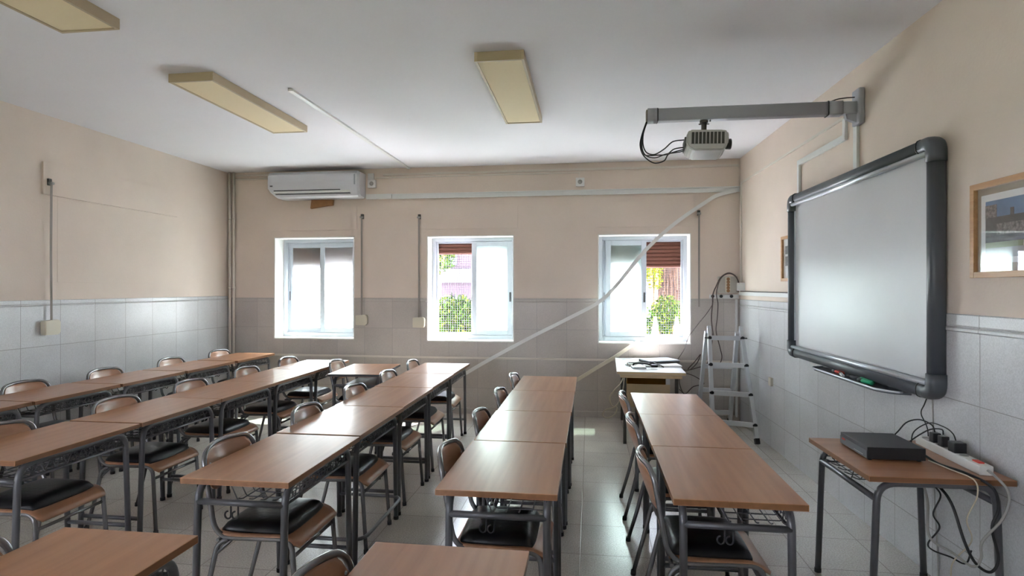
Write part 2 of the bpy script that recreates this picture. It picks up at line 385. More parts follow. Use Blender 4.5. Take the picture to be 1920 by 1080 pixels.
# low trunking running along the window wall and small skirting
mb = MB(); mb.box((XL + 0.02, D - 0.022, 0.675), (1.72, D - 0.009, 0.70), 0.003); struct(mb.build('trim_10', M['trimpaint']), 'slim painted conduit low on the window wall')
mb = MB(); mb.box((XL + 0.02, D - 0.03, 0.0), (1.72, D - 0.009, 0.07), 0.003); struct(mb.build('baseboard_back', M['tile_back']), 'low skirting tile of the window wall')

# shutter-box covers (thin painted boards over each window)
for i, (x0, x1, z0, z1) in enumerate([(-4.09, -2.93, 2.29, 2.60), (-2.13, -0.87, 2.285, 2.575), (0.07, 1.22, 2.28, 2.575)]):
    mb = MB(); mb.box((x0, D - 0.010, z0), (x1, D, z1), 0.001)
    struct(mb.build('trim_%d' % (11 + i), M['paint']), 'painted shutter-box cover above a window')
mb = MB(); mb.box((XL, 4.40, 2.365), (XL + 0.018, 6.05, 2.645), 0.001); struct(mb.build('trim_14', M['paint']), 'painted shutter-box cover on left wall')
mb = MB(); mb.box((XL, 4.55, 1.6), (XL + 0.002, 5.97, 2.36), 0.001); struct(mb.build('trim_15', M['paint']), 'painted-over patch on left wall')

# ------------------------------------------------------------------ windows
def window(n, x0, x1, z0, z1, mode, shut_z):
    w = bpy.data.objects.new('window_%d' % n, None); C.objects.link(w); w.location = ((x0 + x1) / 2, D + 0.2, z0); struct(w, 'white aluminium sliding window %s' % {1: 'left of three', 2: 'in the middle', 3: 'nearest the ladder'}[n])
    W = x1 - x0; Hh = z1 - z0; h = W / 2; y0, y1 = 0.0, 0.075
    def ring(name, a0, a1, b0, b1, t, ya, yb, par, m=M['alu']):
        mb = MB()
        mb.box((a0, ya, b0), (a0 + t, yb, b1), 0.003); mb.box((a1 - t, ya, b0), (a1, yb, b1), 0.003)
        mb.box((a0 + t, ya, b0), (a1 - t, yb, b0 + t), 0.003); mb.box((a0 + t, ya, b1 - t), (a1 - t, yb, b1), 0.003)
        return mb.build(name, m, par)
    # fixed frame with stepped profile
    mb = MB(); t = 0.055
    for k, (tt, ya, yb) in enumerate([(t, 0.0, 0.085), (t + 0.022, 0.035, 0.085)]):
        mb.box((-h + 0.013, ya, 0.013), (-h + tt, yb, Hh - 0.013), 0.003); mb.box((h - tt, ya, 0.013), (h - 0.013, yb, Hh - 0.013), 0.003)
        mb.box((-h + tt, ya, 0.013), (h - tt, yb, tt + 0.01), 0.003); mb.box((-h + tt, ya, Hh - tt), (h - tt, yb, Hh - 0.013), 0.003)
    mb.build('window_frame', M['alu'], w)
    sw = (W - 2 * t) / 2 + 0.02
    def sash(xa, xb, ya, hx):
        s = ring('sash', xa, xb, t + 0.012, Hh - t - 0.004, 0.060, ya, ya + 0.028, w)
        g = MB().box((xa + 0.055, ya + 0.012, t + 0.065), (xb - 0.055, ya + 0.016, Hh - t - 0.058)).build('pane', M['frost'], s)
        hd = MB().box((hx - 0.011, ya - 0.006, Hh * 0.42 - 0.06), (hx + 0.011, ya, Hh * 0.42 + 0.06), 0.002); hd.build('handle', M['darkgrey'], s)
    if mode == 'closed':
        sash(-h + t, -h + t + sw, 0.045, -h + t + 0.022); sash(h - t - sw, h - t, 0.012, h - t - 0.02)
    elif mode == 'left_open':
        sash(h - t - sw, h - t, 0.012, h - t - 0.02); sash(h - t - sw - 0.01, h - t - 0.01, 0.045, -999 if False else h - t - sw + 0.03)
    else:
        sash(-h + t + 0.045, -h + t + sw + 0.03, 0.012, -h + t + sw + 0.005); sash(-h + t, -h + t + sw, 0.045, -h + t + 0.018)
    # roller shutter, partly lowered, curved slats
    mb = MB(); zb = shut_z - z0; z = zb; top = Hh + 0.02
    while z < top:
        prof = [(0.108, z), (0.116, z + 0.023), (0.108, z + 0.0465), (0.100, z + 0.0460), (0.090, z + 0.036), (0.087, z + 0.023), (0.090, z + 0.010), (0.100, z)]
        mb.prism(prof, 'X', -h + 0.02, h - 0.02); z += 0.046
    mb.build('roller_shutter', M['shutter'], w)
    # welded wire mesh outside
    mb = MB(); r = 0.0022; y = 0.15; n1 = int(W / 0.03); n2 = int(Hh / 0.03)
    for k in range(n1 + 1):
        x = -h + k * W / n1; mb.box((x - r, y, 0), (x + r, y + 2 * r, Hh))
    for k in range(n2 + 1):
        zz = k * Hh / n2; mb.box((-h, y - 2 * r, zz - r), (h, y, zz + r))
    mb.build('wire_screen', M['wire'], w)
window(1, *WIN[0], 'closed', 1.808); window(2, *WIN[1], 'left_open', 1.986); window(3, *WIN[2], 'right_open', 1.80)

# ------------------------------------------------------------------ desks
DH = 0.745; DL = 0.748; DW = 0.49
def make_desk(name, label, W=DW, L=DL, Hd=DH, footrest=False, edge='edge', basket=True, hooks=True, top_m='top'):
    t = thing(name, label, 'desk')
    w, l = W / 2, L / 2
    MB().box((-w, -l, Hd - 0.025), (w, l, Hd), 0.002, mi=0, side_mi=1).build('desktop', [M[top_m], M[edge]], t)
    ix, iy = 0.045, 0.055; r = 0.0155; zt = Hd - 0.025 - r - 0.001
    sect = [(0.0155 * math.cos(a * math.pi / 6), 0.019 * math.sin(a * math.pi / 6)) for a in range(12)]
    for sx in (-1, 1):
        x = sx * (w - ix)
        pts = fillet([(x, -l + iy - 0.025, 0.01), (x, -l + iy, zt), (x, l - iy, zt), (x, l - iy + 0.025, 0.01)], 0.085, 7)
        f = MB().tube(pts, r, 12).build('leg_frame', M['steel'], t)
        for sy in (-1, 1):
            MB().cyl((x, sy * (l - iy + 0.025), 0), (x, sy * (l - iy + 0.0245), 0.022), 0.0175, 12).build('rubber_foot', M['rubber'], f)
    for sy in (-1, 1):
        y = sy * (l - iy + 0.004)
        MB().tube([(-w + ix, y, Hd - 0.115), (w - ix, y, Hd - 0.115)], 0.014, 10).build('crossbar', M['steel'], t)
    yb = l - iy + 0.019
    if footrest:
        pts = fillet([(-w + ix, -yb, 0.155), (w - ix + 0.045, -yb, 0.155), (w - ix + 0.045, yb, 0.155), (-w + ix, yb, 0.155)], 0.09, 7)
        MB().tube(pts, 0.011, 10).build('footrest', M['steel'], t)
    else:
        for sy in (-1, 1): MB().tube([(-w + ix, sy * yb, 0.155), (w - ix, sy * yb, 0.155)], 0.012, 10).build('stretcher', M['steel'], t)
    if basket:
        mb = MB(); q = 0.0028; xa, xb = -0.02, w - ix; zf = Hd - 0.112; ya = l - iy - 0.01
        mb.tube([(xb, -ya, zf - 0.004), (xb, ya, zf - 0.004)], 0.006, 8)
        for k in range(5):
            x = xa + (xb - 0.012 - xa) * k / 4
            mb.tube(fillet([(x, -ya, zf + 0.012), (x, -ya + 0.03, zf), (x, ya - 0.03, zf), (x, ya, zf + 0.012)], 0.01, 2), q, 6)
        nn = 10
        for k in range(nn + 1):
            y = -ya + 2 * ya * k / nn
            mb.tube(fillet([(xa - 0.035, y, zf + 0.07), (xa, y, zf), (xb - 0.008, y, zf), (xb - 0.004, y, Hd - 0.045)], 0.012, 2), q, 6)
        for zz in (Hd - 0.062, Hd - 0.085):
            mb.tube([(xb - 0.005, -ya, zz), (xb - 0.005, ya, zz)], q, 6)
        mb.tube([(xa - 0.035, -ya, zf + 0.07), (xa - 0.035, ya, zf + 0.07)], q, 6)
        # zig-zag wire and curls of the open side
        zz = []
        for k in range(21): zz.append((xb + 0.003, -ya + 2 * ya * k / 20, (Hd - 0.048) if k % 2 else (zf + 0.004)))
        mb.tube(fillet(zz, 0.008, 2), q, 6)
        mb.build('wire_basket', M['wire'], t)
    if hooks:
        for sy in (-1, 1):
            y = sy * (l - iy + 0.004)
            for hx in (-0.045, -0.012):
                pts = [(hx, y, Hd - 0.125), (hx, y, Hd - 0.165)] + [(hx - 0.014 + 0.014 * math.cos(a), y, Hd - 0.168 - 0.016 * math.sin(a)) for a in [k * math.pi / 6 for k in range(1, 10)]]
                MB().tube(pts, 0.0038, 8).build('bag_hook', M['hook'], t)
    return t

desk0 = make_desk('school_desk', 'x')
deskF = make_desk('school_desk', 'x', footrest=True)
GD = 'beech-topped school desks pushed end to end in rows'
used = {'d': False, 'f': False, 'c': False}
def place_desk(x, y, label, foot=False, rz=0.0, dz=0):
    """x = left edge, y = near edge"""
    k, src = ('f', deskF) if foot else ('d', desk0)
    o = src if not used[k] else dup(src); used[k] = True
    o.location = (x + DW / 2, y + DL / 2, 0); o.rotation_euler = (0, 0, rz); o['label'] = label; o['group'] = GD
    return o

# ------------------------------------------------------------------ chairs
def make_chair():
    t = thing('school_chair', 'x', 'chair')
    s = 0.200
    half = [(0.235, -s - 0.01, 0.012), (0.205, -s, 0.425), (-0.165, -s, 0.415), (-0.232, -s + 0.004, 0.792), (-0.288, 0, 0.812)]
    path = half + [(a, -b, c) for a, b, c in half[-2::-1]]
    path = [Vector(p) for p in path]
    pts = fillet(path, [0.06, 0.085, 0.075, 0.14, 0.075, 0.085, 0.06], 8)
    MB().tube(pts, 0.0115, 12).build('frame', M['chair_steel'], t)
    for sy in (-1, 1):
        MB().tube(fillet([(-0.10, sy * s, 0.413), (-0.155, sy * s, 0.385), (-0.20, sy * s, 0.20), (-0.255, sy * (s + 0.008), 0.012)], 0.03, 4), 0.0115, 10).build('leg', M['chair_steel'], t)
        MB().tube([(-0.168, sy * s, 0.335), (-0.085, sy * s, 0.41)], 0.008, 8).build('brace', M['chair_steel'], t)
        MB().cyl((0.2355, sy * (s + 0.01), 0), (0.2345, sy * (s + 0.01), 0.024), 0.0145, 12).build('rubber_foot', M['rubber'], t)
        MB().cyl((-0.2555, sy * (s + 0.008), 0), (-0.254, sy * (s + 0.008), 0.024), 0.0145, 12).build('rubber_foot', M['rubber'], t)
    MB().tube([(0.208, -s, 0.345), (0.208, s, 0.345)], 0.0085, 10).build('front_rail', M['chair_steel'], t)
    MB().tube([(-0.155, -s, 0.402), (-0.155, s, 0.402)], 0.0085, 10).build('rear_rail', M['chair_steel'], t)
    # seat: plywood shell with waterfall front and rounded corners
    def sheet(nu, nv, fn, th, name, m, par, sm=True):
        b = bmesh.new(); top = [[b.verts.new(fn(i / nu, j / nv, 0)) for j in range(nv + 1)] for i in range(nu + 1)]
        bot = [[b.verts.new(fn(i / nu, j / nv, th)) for j in range(nv + 1)] for i in range(nu + 1)]
        for i in range(nu):
            for j in range(nv):
                b.faces.new([top[i][j], top[i + 1][j], top[i + 1][j + 1], top[i][j + 1]]); b.faces.new([bot[i][j], bot[i][j + 1], bot[i + 1][j + 1], bot[i + 1][j]])
        for i in range(nu):
            b.faces.new([top[i][0], bot[i][0], bot[i + 1][0], top[i + 1][0]]); b.faces.new([top[i][nv], top[i + 1][nv], bot[i + 1][nv], bot[i][nv]])
        for j in range(nv):
            b.faces.new([top[0][j], top[0][j + 1], bot[0][j + 1], bot[0][j]]); b.faces.new([top[nu][j], bot[nu][j], bot[nu][j + 1], top[nu][j + 1]])
        for f in b.faces: f.smooth = sm
        q = MB(); q._merge(b); return q.build(name, m, par)
    def seat(u, v, th):
        x = -0.165 + 0.405 * u; y = (v - 0.5) * 2
        lim = 0.207 * (1 - 0.10 * max(0, (0.12 - u) / 0.12) ** 2 - 0.10 * max(0, (u - 0.86) / 0.14) ** 2)
        z = 0.440 - 0.006 * math.sin(math.pi * min(1, u / 0.8)) - (0.045 * ((u - 0.72) / 0.28) ** 2 if u > 0.72 else 0)
        n = -0.35 * max(0, (u - 0.72) / 0.28)
        return (x + n * th, y * lim, z - th)
    sheet(18, 12, seat, 0.013, 'seat', M['ply'], t)
    def cush(u, v, th):
        a = (u - 0.5) * 2; c = (v - 0.5) * 2
        # square-to-rounded-square mapping
        x = a * (1 - 0.06 * c ** 4); y = c * (1 - 0.06 * a ** 4)
        e = max(abs(a), abs(c)); puff = 0.033 * (1 - e ** 12) * (1 - 0.12 * (a * a + c * c)) + 0.006 * (1 - e ** 2)
        xx = 0.012 + 0.168 * x; yy = 0.190 * y
        base = 0.443 + (-0.012 * ((xx - 0.12) / 0.06) ** 2 if xx > 0.12 else 0)
        return (xx, yy, base - 0.003 if th else base + 0.006 + puff)
    sheet(18, 18, cush, 1, 'cushion', M['cushion'], t)
    def back(u, v, th):
        y = (u - 0.5) * 2; yy = y * 0.184
        ztop = 0.797 - 0.085 * (max(0, abs(y) - 0.62) / 0.38) ** 2.6; zb = 0.612 + 0.03 * (max(0, abs(y) - 0.75) / 0.25) ** 2
        z = zb + (ztop - zb) * v
        xb = -0.165 - 0.067 * (z - 0.415) / 0.377
        x = xb + 0.006 - 0.058 * (1 - (yy / 0.20) ** 2) * min(1, (z - 0.45) / 0.3)
        return (x + th, yy, z)
    sheet(16, 10, back, 0.011, 'backrest', M['ply'], t)
    for sy in (-1, 1):
        MB().lathe([(0.0, -0.001), (0.006, -0.001), (0.005, 0.003), (0.001, 0.004)], (-0.219, sy * 0.160, 0.735), 'X', 10).build('rivet', M['alum'], t)
    return t
chair0 = make_chair()
GC = 'school chairs with black seat cushions tucked under the desks'
def place_chair(x, y, label, rz=0.0):
    """x = left edge of its desk, y = centre"""
    o = chair0 if not used['c'] else dup(chair0); used['c'] = True
    o.location = (x + 0.20, y, 0); o.rotation_euler = (0, 0, rz); o['label'] = label; o['group'] = GC
    return o

ordn = ['nearest the camera', 'second from the camera', 'third from the camera', 'fourth from the camera', 'fifth from the camera']
# row along the left wall
r1 = [(-4.40, 2.84), (-4.385, 3.60), (-4.37, 4.36), (-4.355, 5.13), (-4.34, 5.91)]
lab1 = ['beech-topped desk cut by the left photo edge, nearest in the row along the left wall', 'beech-topped desk second from the front of the row along the left wall', 'beech-topped desk in the middle of the row along the left wall', 'beech-topped desk second from the windows in the row along the left wall', 'beech-topped desk at the window end of the row along the left wall']
for (x, y), lb in zip(r1, lab1): place_desk(x, y, lb)
c1 = ['plywood chair cut by the left photo edge beside the left-wall tiles', 'plywood chair between left wall and its desk row, below the wall strap box', 'plywood chair by the left wall, second from the corner pipes', 'plywood chair by the left wall, closest to the corner pipes']
for (x, y), lb in zip([(r1[1][0], 4.0), (r1[2][0], 4.74), (r1[3][0], 5.56), (r1[4][0], 6.34)], c1): place_chair(x, y, lb)
# second row
r2 = [(-3.135, 2.345), (-3.135, 3.115), (-3.135, 3.87), (-3.14, 4.62), (-3.145, 5.375)]
lab2 = ['beech-topped desk at the near end of the second row from the left wall', 'beech-topped desk second from the near end of the second row from the left', 'beech-topped desk in the middle of the second row from the left wall', 'beech-topped desk second from the windows in the second row from the left', 'sunlit beech-topped desk at the window end of the second row from the left']
for (x, y), lb in zip(r2, lab2): place_desk(x, y, lb)
c2 = ['chair at the near end of the second desk row, cut by the left photo edge', 'chair second from the near end of the second desk row from the left', 'chair in the middle of the second desk row from the left', 'chair second from the windows in the second desk row from the left', 'chair with a glaring cushion at the window end of the second desk row']
for (x, y), lb in zip([(-3.135, 2.72), (-3.135, 3.50), (-3.14, 4.24), (-3.14, 5.0), (-3.145, 5.76)], c2): place_chair(x, y, lb)
# third row, with one more desk near the camera
r3 = [(-1.722, 2.235), (-1.730, 3.008), (-1.738, 3.768), (-1.746, 4.528), (-1.754, 5.285)]
lab3 = ['whole beech-topped desk nearest in the middle row, bag hooks showing under its near end', 'beech-topped desk with low curved foot bar, second in the middle row', 'beech-topped desk in the middle of the middle row, third from the near end', 'beech-topped desk second from the windows in the middle row', 'glaring beech-topped desk at the window end of the middle row']
for i, ((x, y), lb) in enumerate(zip(r3, lab3)): place_desk(x, y, lb, foot=(i == 1))
c3 = ['whole chair with black cushion nearest in the middle row, left of centre foreground', 'chair second from the near end in the middle row', 'chair third from the near end in the middle row', 'chair second from the windows in the middle row', 'chair at the window end of the middle row']
for i, lb in enumerate(c3): place_chair(r3[i][0], r3[i][1] + 0.385 + (0.03 if i else 0), lb, rz=[0.0, 0.02, -0.02, 0.0, 0.03][i])
place_desk(-1.752, 0.975, 'beech-topped desk cut off at the bottom left corner of the photo')
place_chair(-1.752, 1.36, 'chair back cut by the bottom left corner of the photo')
# fourth row
r4 = [(-0.613, 2.245), (-0.608, 3.003), (-0.603, 3.757), (-0.600, 4.508)]
lab4 = ['whole beech-topped desk nearest the camera in the row left of the aisle', 'beech-topped desk second from the camera in the row left of the aisle', 'beech-topped desk third from the camera in the row left of the aisle', 'beech-topped desk at the window end of the row left of the aisle']
for (x, y), lb in zip(r4, lab4): place_desk(x, y, lb)
c4 = ['chair tucked under the nearest whole desk left of the aisle', 'chair second from the camera in the row left of the aisle', 'chair third from the camera in the row left of the aisle', 'chair at the window end of the row left of the aisle']
for i, lb in enumerate(c4): place_chair(r4[i][0], r4[i][1] + 0.40, lb)
place_desk(-0.672, 1.007, 'beech-topped desk cut by the bottom edge of the photo at centre')
place_chair(-0.672, 1.41, 'chair back cut by the bottom edge of the photo left of centre')
# fifth row, beside the whiteboard
r5 = [(0.318, 2.262), (0.316, 3.015), (0.314, 3.765)]
lab5 = ['beech-topped desk nearest the camera in the row under the whiteboard side', 'beech-topped middle desk of the three-desk row beside the whiteboard', 'glaring beech-topped desk by the white table, far end of the whiteboard-side row']
for (x, y), lb in zip(r5, lab5): place_desk(x, y, lb)
c5 = ['chair seen side-on at the nearest desk of the whiteboard-side row', 'chair seen side-on at the middle desk of the whiteboard-side row', 'chair seen side-on at the far desk of the whiteboard-side row, by the white table']
for i, lb in enumerate(c5): place_chair(r5[i][0] - 0.025, r5[i][1] + [0.385, 0.37, 0.36][i], lb)
# lone desk between the second and third rows
ex = make_desk('school_desk', 'lone black-edged desk near the windows between the second and middle rows', W=0.50, L=0.75, Hd=0.745, edge='dark', basket=False, hooks=False)
ex.location = (-2.205, 5.50, 0); ex.rotation_euler = (0, 0, 0.075)
MB().box((-0.17, -0.30, 0.60), (0.20, 0.30, 0.612), 0.003).build('shelf', M['darkgrey'], ex)
place_chair(-2.53, 5.62, 'chair at the lone black-edged desk near the windows', 0.06)

# ------------------------------------------------------------------ table with recorder under the whiteboard
av = make_desk('school_desk', 'small beech-topped table against the right wall carrying the black recorder', W=0.66, L=0.60, Hd=0.72, hooks=False)
av.location = (1.515, 3.065, 0); av.rotation_euler = (0, 0, RA + math.pi / 2)
for ch in list(av.children):
    if ch.name.startswith('stretcher'): bpy.data.objects.remove(ch)

def box_thing(name, label, cat, lo, hi, m, bev=0.004, rz=0, group=None):
    c = ((lo[0] + hi[0]) / 2, (lo[1] + hi[1]) / 2, lo[2])
    o = MB().box([lo[i] - c[i] for i in range(3)], [hi[i] - c[i] for i in range(3)], bev).build(name, m, loc=c, rz=rz)
    return tag(o, label, cat, group)

dv = thing('video_recorder', 'flat black video recorder box lying on the small table', 'recorder', (1.455, 3.125, 0.72))
MB().box((-0.128, -0.148, 0.006), (0.132, 0.152, 0.064), 0.003).build('case', M['dark'], dv)
MB().box((-0.1305, -0.146, 0.010), (-0.1275, 0.150, 0.046), 0.001).build('front_panel', M['darkgrey'], dv)
mb = MB()
for k in range(5): mb.box((-0.1322, 0.118 - k * 0.007, 0.034), (-0.1305, 0.1225 - k * 0.007, 0.041))
mb.build('maker_badge', M['red'], dv)
mb = MB()
for k in range(9): mb.box((-0.1322, -0.02 - k * 0.011, 0.017), (-0.1305, -0.014 - k * 0.011, 0.021))
mb.build('button_row', M['grey_cable'], dv)
for a in (-0.11, 0.11):
    for b in (-0.13, 0.13): MB().cyl((a, b, 0), (a, b, 0.007), 0.01, 10).build('foot', M['rubber'], dv)

ps = thing('power_strip', 'long white multi-socket power strip on the small table by the wall', 'power strip', (1.748, 3.07, 0.72), rz=-0.03)
MB().box((-0.028, -0.27, 0.0), (0.028, 0.27, 0.043), 0.005).build('body', M['white_pvc'], ps)
for k in range(6):
    MB().lathe([(0.019, 0.0425), (0.019, 0.0440), (0.017, 0.0440), (0.0165, 0.0432)], (0, 0.22 - k * 0.065, 0), 'Z', 16).build('socket', M['grey_cable'], ps)
MB().box((-0.012, -0.235, 0.043), (0.012, -0.185, 0.049), 0.002).build('rocker_switch', M['red'], ps)

def cord(name, label, cat, pts, r, m, n=10, seg=8, group=None, plug=None):
    base = Vector(pts[0]); t = thing(name, label, cat, base, 0, group)
    MB().tube([p - base for p in smooth(pts, n)], r, seg).build('cable', m, t)
    if plug:
        lo, hi, pm = plug; MB().box(Vector(lo) - base, Vector(hi) - base, 0.004).build('plug', pm, t)
    return t
Z0 = 0.763
cord('mains_cable', 'black cord arching from the recorder to the first plug on the power strip', 'cable', [(1.748, 3.20, 0.815), (1.735, 3.205, 0.85), (1.69, 3.23, 0.87), (1.64, 3.25, 0.85), (1.60, 3.255, 0.80), (1.575, 3.27, 0.76)], 0.0035, M['black_cable'], plug=((1.730, 3.182, Z0), (1.768, 3.220, 0.812), M['dark']))
cord('mains_cable', 'black cord from the middle plug of the power strip', 'cable', [(1.745, 3.125, 0.82), (1.74, 3.13, 0.845), (1.70, 3.16, 0.835), (1.65, 3.20, 0.78), (1.61, 3.22, 0.728)], 0.0035, M['black_cable'], plug=((1.727, 3.105, Z0), (1.763, 3.142, 0.815), M['dark']))
cord('mains_cable', 'black square adapter plug on the power strip with looping cord', 'cable', [(1.75, 3.035, 0.815), (1.745, 3.05, 0.845), (1.74, 3.11, 0.862), (1.72, 3.20, 0.86), (1.68, 3.26, 0.80), (1.66, 3.25, 0.73)], 0.003, M['black_cable'], plug=((1.722, 2.995, Z0), (1.776, 3.05, 0.812), M['dark']))
def wy(p, y=2.75): return (p[0], y if len(p) < 3 else p[2], p[1])
yy = 2.70
cord('video_cable', 'thick black cable drooping from the small table edge in a big loop', 'cable', [(1.60, 3.02, 0.745), (1.62, 2.93, 0.728), (1.66, 2.80, 0.727), (1.70, 2.70, 0.70), (1.722, yy, 0.611), (1.698, yy, 0.529), (1.722, yy, 0.40), (1.692, yy, 0.341), (1.635, yy, 0.374), (1.59, yy, 0.466), (1.57, yy + 0.05, 0.604), (1.555, 2.82, 0.66), (1.54, 2.95, 0.69)], 0.006, M['black_cable'])
cord('extension_lead', 'light grey lead hanging from the power strip end over the table edge', 'cable', [(1.741, 2.795, 0.745), (1.735, 2.74, 0.738), (1.748, 2.69, 0.70), (1.755, yy - .01, 0.64), (1.725, yy - .01, 0.563), (1.66, yy, 0.469), (1.655, yy, 0.396), (1.622, yy, 0.361), (1.555, yy + .02, 0.406), (1.48, 2.75, 0.459), (1.51, 2.82, 0.584), (1.53, 2.9, 0.66)], 0.0055, M['grey_cable'])
cord('network_cable', 'thin pale cable falling from the table to the floor by the wall', 'cable', [(1.60, 2.98, 0.73), (1.62, 2.86, 0.728), (1.645, 2.73, 0.722), (1.64, 2.70, 0.66), (1.60, 2.70, 0.56), (1.63, 2.72, 0.46), (1.57, 2.75, 0.34), (1.60, 2.78, 0.18), (1.66, 2.80, 0.02), (1.72, 2.9, 0.006)], 0.003, M['beige_cable'])
cord('video_cable', 'thin black cable kinked low under the small table by the wall', 'cable', [(1.535, 2.80, 0.700), (1.50, 2.78, 0.690), (1.53, 2.76, 0.64), (1.495, 2.75, 0.56), (1.52, 2.75, 0.50), (1.475, 2.75, 0.43), (1.50, 2.76, 0.395), (1.57, 2.76, 0.37), (1.63, 2.76, 0.345), (1.66, 2.77, 0.40)], 0.0035, M['black_cable'])
cord('board_cable', 'black cable hanging from the whiteboard corner behind the small table', 'cable', [tuple(rw(3.36, 0.99, 0.03)), tuple(rw(3.40, 0.92, 0.03)), tuple(rw(3.43, 0.86, 0.03)), tuple(rw(3.37, 0.78, 0.03)), tuple(rw(3.36, 0.60, 0.04)), tuple(rw(3.42, 0.50, 0.04))], 0.003, M['black_cable'])
cord('board_cable', 'grey cable dropping from the whiteboard corner to the floor behind the small table', 'cable', [tuple(rw(3.34, 0.99, 0.025)), tuple(rw(3.34, 0.80, 0.02)), tuple(rw(3.33, 0.45, 0.02)), tuple(rw(3.30, 0.12, 0.02)), tuple(rw(3.28, 0.008, 0.03))], 0.004, M['grey_cable'])

# ------------------------------------------------------------------ whiteboard
wbd = thing('whiteboard', 'large interactive whiteboard with rounded blue-grey frame on the right wall', 'whiteboard'); on_rw(wbd)
Y0, Y1, B0, B1 = 3.235, 5.285, 0.965, 2.345
MB().box((-0.035, Y0 + 0.06, B0 + 0.06), (-0.004, Y1 - 0.05, B1 - 0.06)).build('panel', M['board'], wbd)
def bsect(hw, hd):   # rounded frame profile: a along wall normal, b across
    return [(hd * math.copysign(abs(math.cos(t)) ** 0.7, math.cos(t)), hw * math.copysign(abs(math.sin(t)) ** 0.7, math.sin(t))) for t in [2 * math.pi * k / 16 for k in range(16)]]
fx = -0.045; hw = 0.036; rr = 0.10
ya, yb_, za, zb_ = Y0 + hw, Y1 - hw, B0 + hw, B1 - hw
up = (-1, 0, 0)
for nm, p, q, w_ in (('side_rail', (fx, ya, za + rr), (fx, ya, zb_ - rr), hw), ('side_rail', (fx, yb_, za + rr), (fx, yb_, zb_ - rr), hw * 0.75), ('top_rail', (fx, ya + rr, zb_), (fx, yb_ - rr, zb_), hw), ('bottom_rail', (fx, ya + rr, za), (fx, yb_ - rr, za), hw)):
    MB().tube([p, q], 0, sect=bsect(w_, 0.040), up=up).build(nm, M['boardframe'], wbd)
for cy, sy in ((ya, 1), (yb_, -1)):
    for cz, sz in ((za, 1), (zb_, -1)):
        pts = fillet([(fx, cy, cz + sz * rr), (fx, cy, cz), (fx, cy + sy * rr, cz)], 0.085, 8)
        o = MB().tube(pts, 0, sect=bsect(hw + 0.004, 0.045), up=up).build('corner_cap', M['boardframe'], wbd)
        MB().tube([(fx, cy + sy * rr, cz), (fx, cy + sy * (rr + 0.008), cz)], 0, sect=bsect(hw + 0.006, 0.047), up=up).build('seam_ring', M['dark'], o)
for z in (B0 + 0.082, B1 - 0.082):
    MB().tube([(-0.062, Y0 + 0.08, z), (-0.062, Y1 - 0.07, z)], 0.017, 10).build('trim_strip', M['boardlight'], wbd)
for y in (Y0 + 0.080, Y1 - 0.066): MB().box((-0.046, y - 0.006, B0 + 0.08), (-0.03, y + 0.006, B1 - 0.08)).build('trim_strip', M['boardlight'], wbd)

tr = thing('pen_tray', 'grey pen tray fixed below the whiteboard frame', 'tray'); on_rw(tr)
ny = 20; poly = []
y0t, y1t = 3.55, 4.64
pp = [(-0.012, y0t)]
for k in range(9):
    a = k / 8; pp.append((-0.05 - 0.10 * math.sin(a * math.pi / 2), y0t + 0.02 + 0.16 * (1 - math.cos(a * math.pi / 2))))
for k in range(7):
    a = k / 6; pp.append((-0.15 + 0.03 * a, y1t - 0.10 + 0.09 * a))
pp += [(-0.05, y1t), (-0.012, y1t)]
MB().prism(pp, 'Z', 0.938, 0.950, bev=0.002).build('tray_floor', M['boardframe'], tr)
lip = [(a, b, 0.952) for a, b in pp[1:-1]]
MB().tube(lip, 0.007, 8).build('lip', M['boardlight'], tr)
def on_tray(name, label, cat, y, d, L, r, m, ang=0.0, cap=None):
    p = rw(y, 0.950 + r + 0.0005, d); t = thing(name, label, cat, p, RA + ang)
    MB().lathe([(r * 0.6, -L / 2), (r, -L / 2 + 0.004), (r, L * 0.2), (r * 1.0, L / 2 - 0.006), (r * 0.6, L / 2)], (0, 0, 0), 'Y', 14).build('barrel', m, t)
    if cap: MB().lathe([(r * 0.7, 0), (r * 1.08, 0.003), (r * 1.08, L * 0.3), (r * 0.7, L * 0.33)], (0, L / 2 - L * 0.3, 0), 'Y', 14).build('cap', cap, t)
    return t
on_tray('board_marker', 'red board marker lying on the pen tray', 'marker', 4.30, 0.085, 0.13, 0.0115, M['red'], 0.1, M['dark'])
on_tray('board_marker', 'white board marker on the pen tray next to the red one', 'marker', 4.19, 0.11, 0.13, 0.0105, M['white_pvc'], -0.3, M['dark'])
on_tray('board_marker', 'black board marker on the pen tray between white and green ones', 'marker', 4.07, 0.085, 0.12, 0.0115, M['darkgrey'], 0.25, M['dark'])
on_tray('board_marker', 'green board marker on the pen tray, closer to the wall', 'marker', 3.92, 0.075, 0.14, 0.0125, M['green'], 0.05, M['green'])
on_tray('board_marker', 'green board marker on the pen tray, at the outer lip', 'marker', 3.88, 0.105, 0.14, 0.0125, M['green'], 0.1, M['dark'])

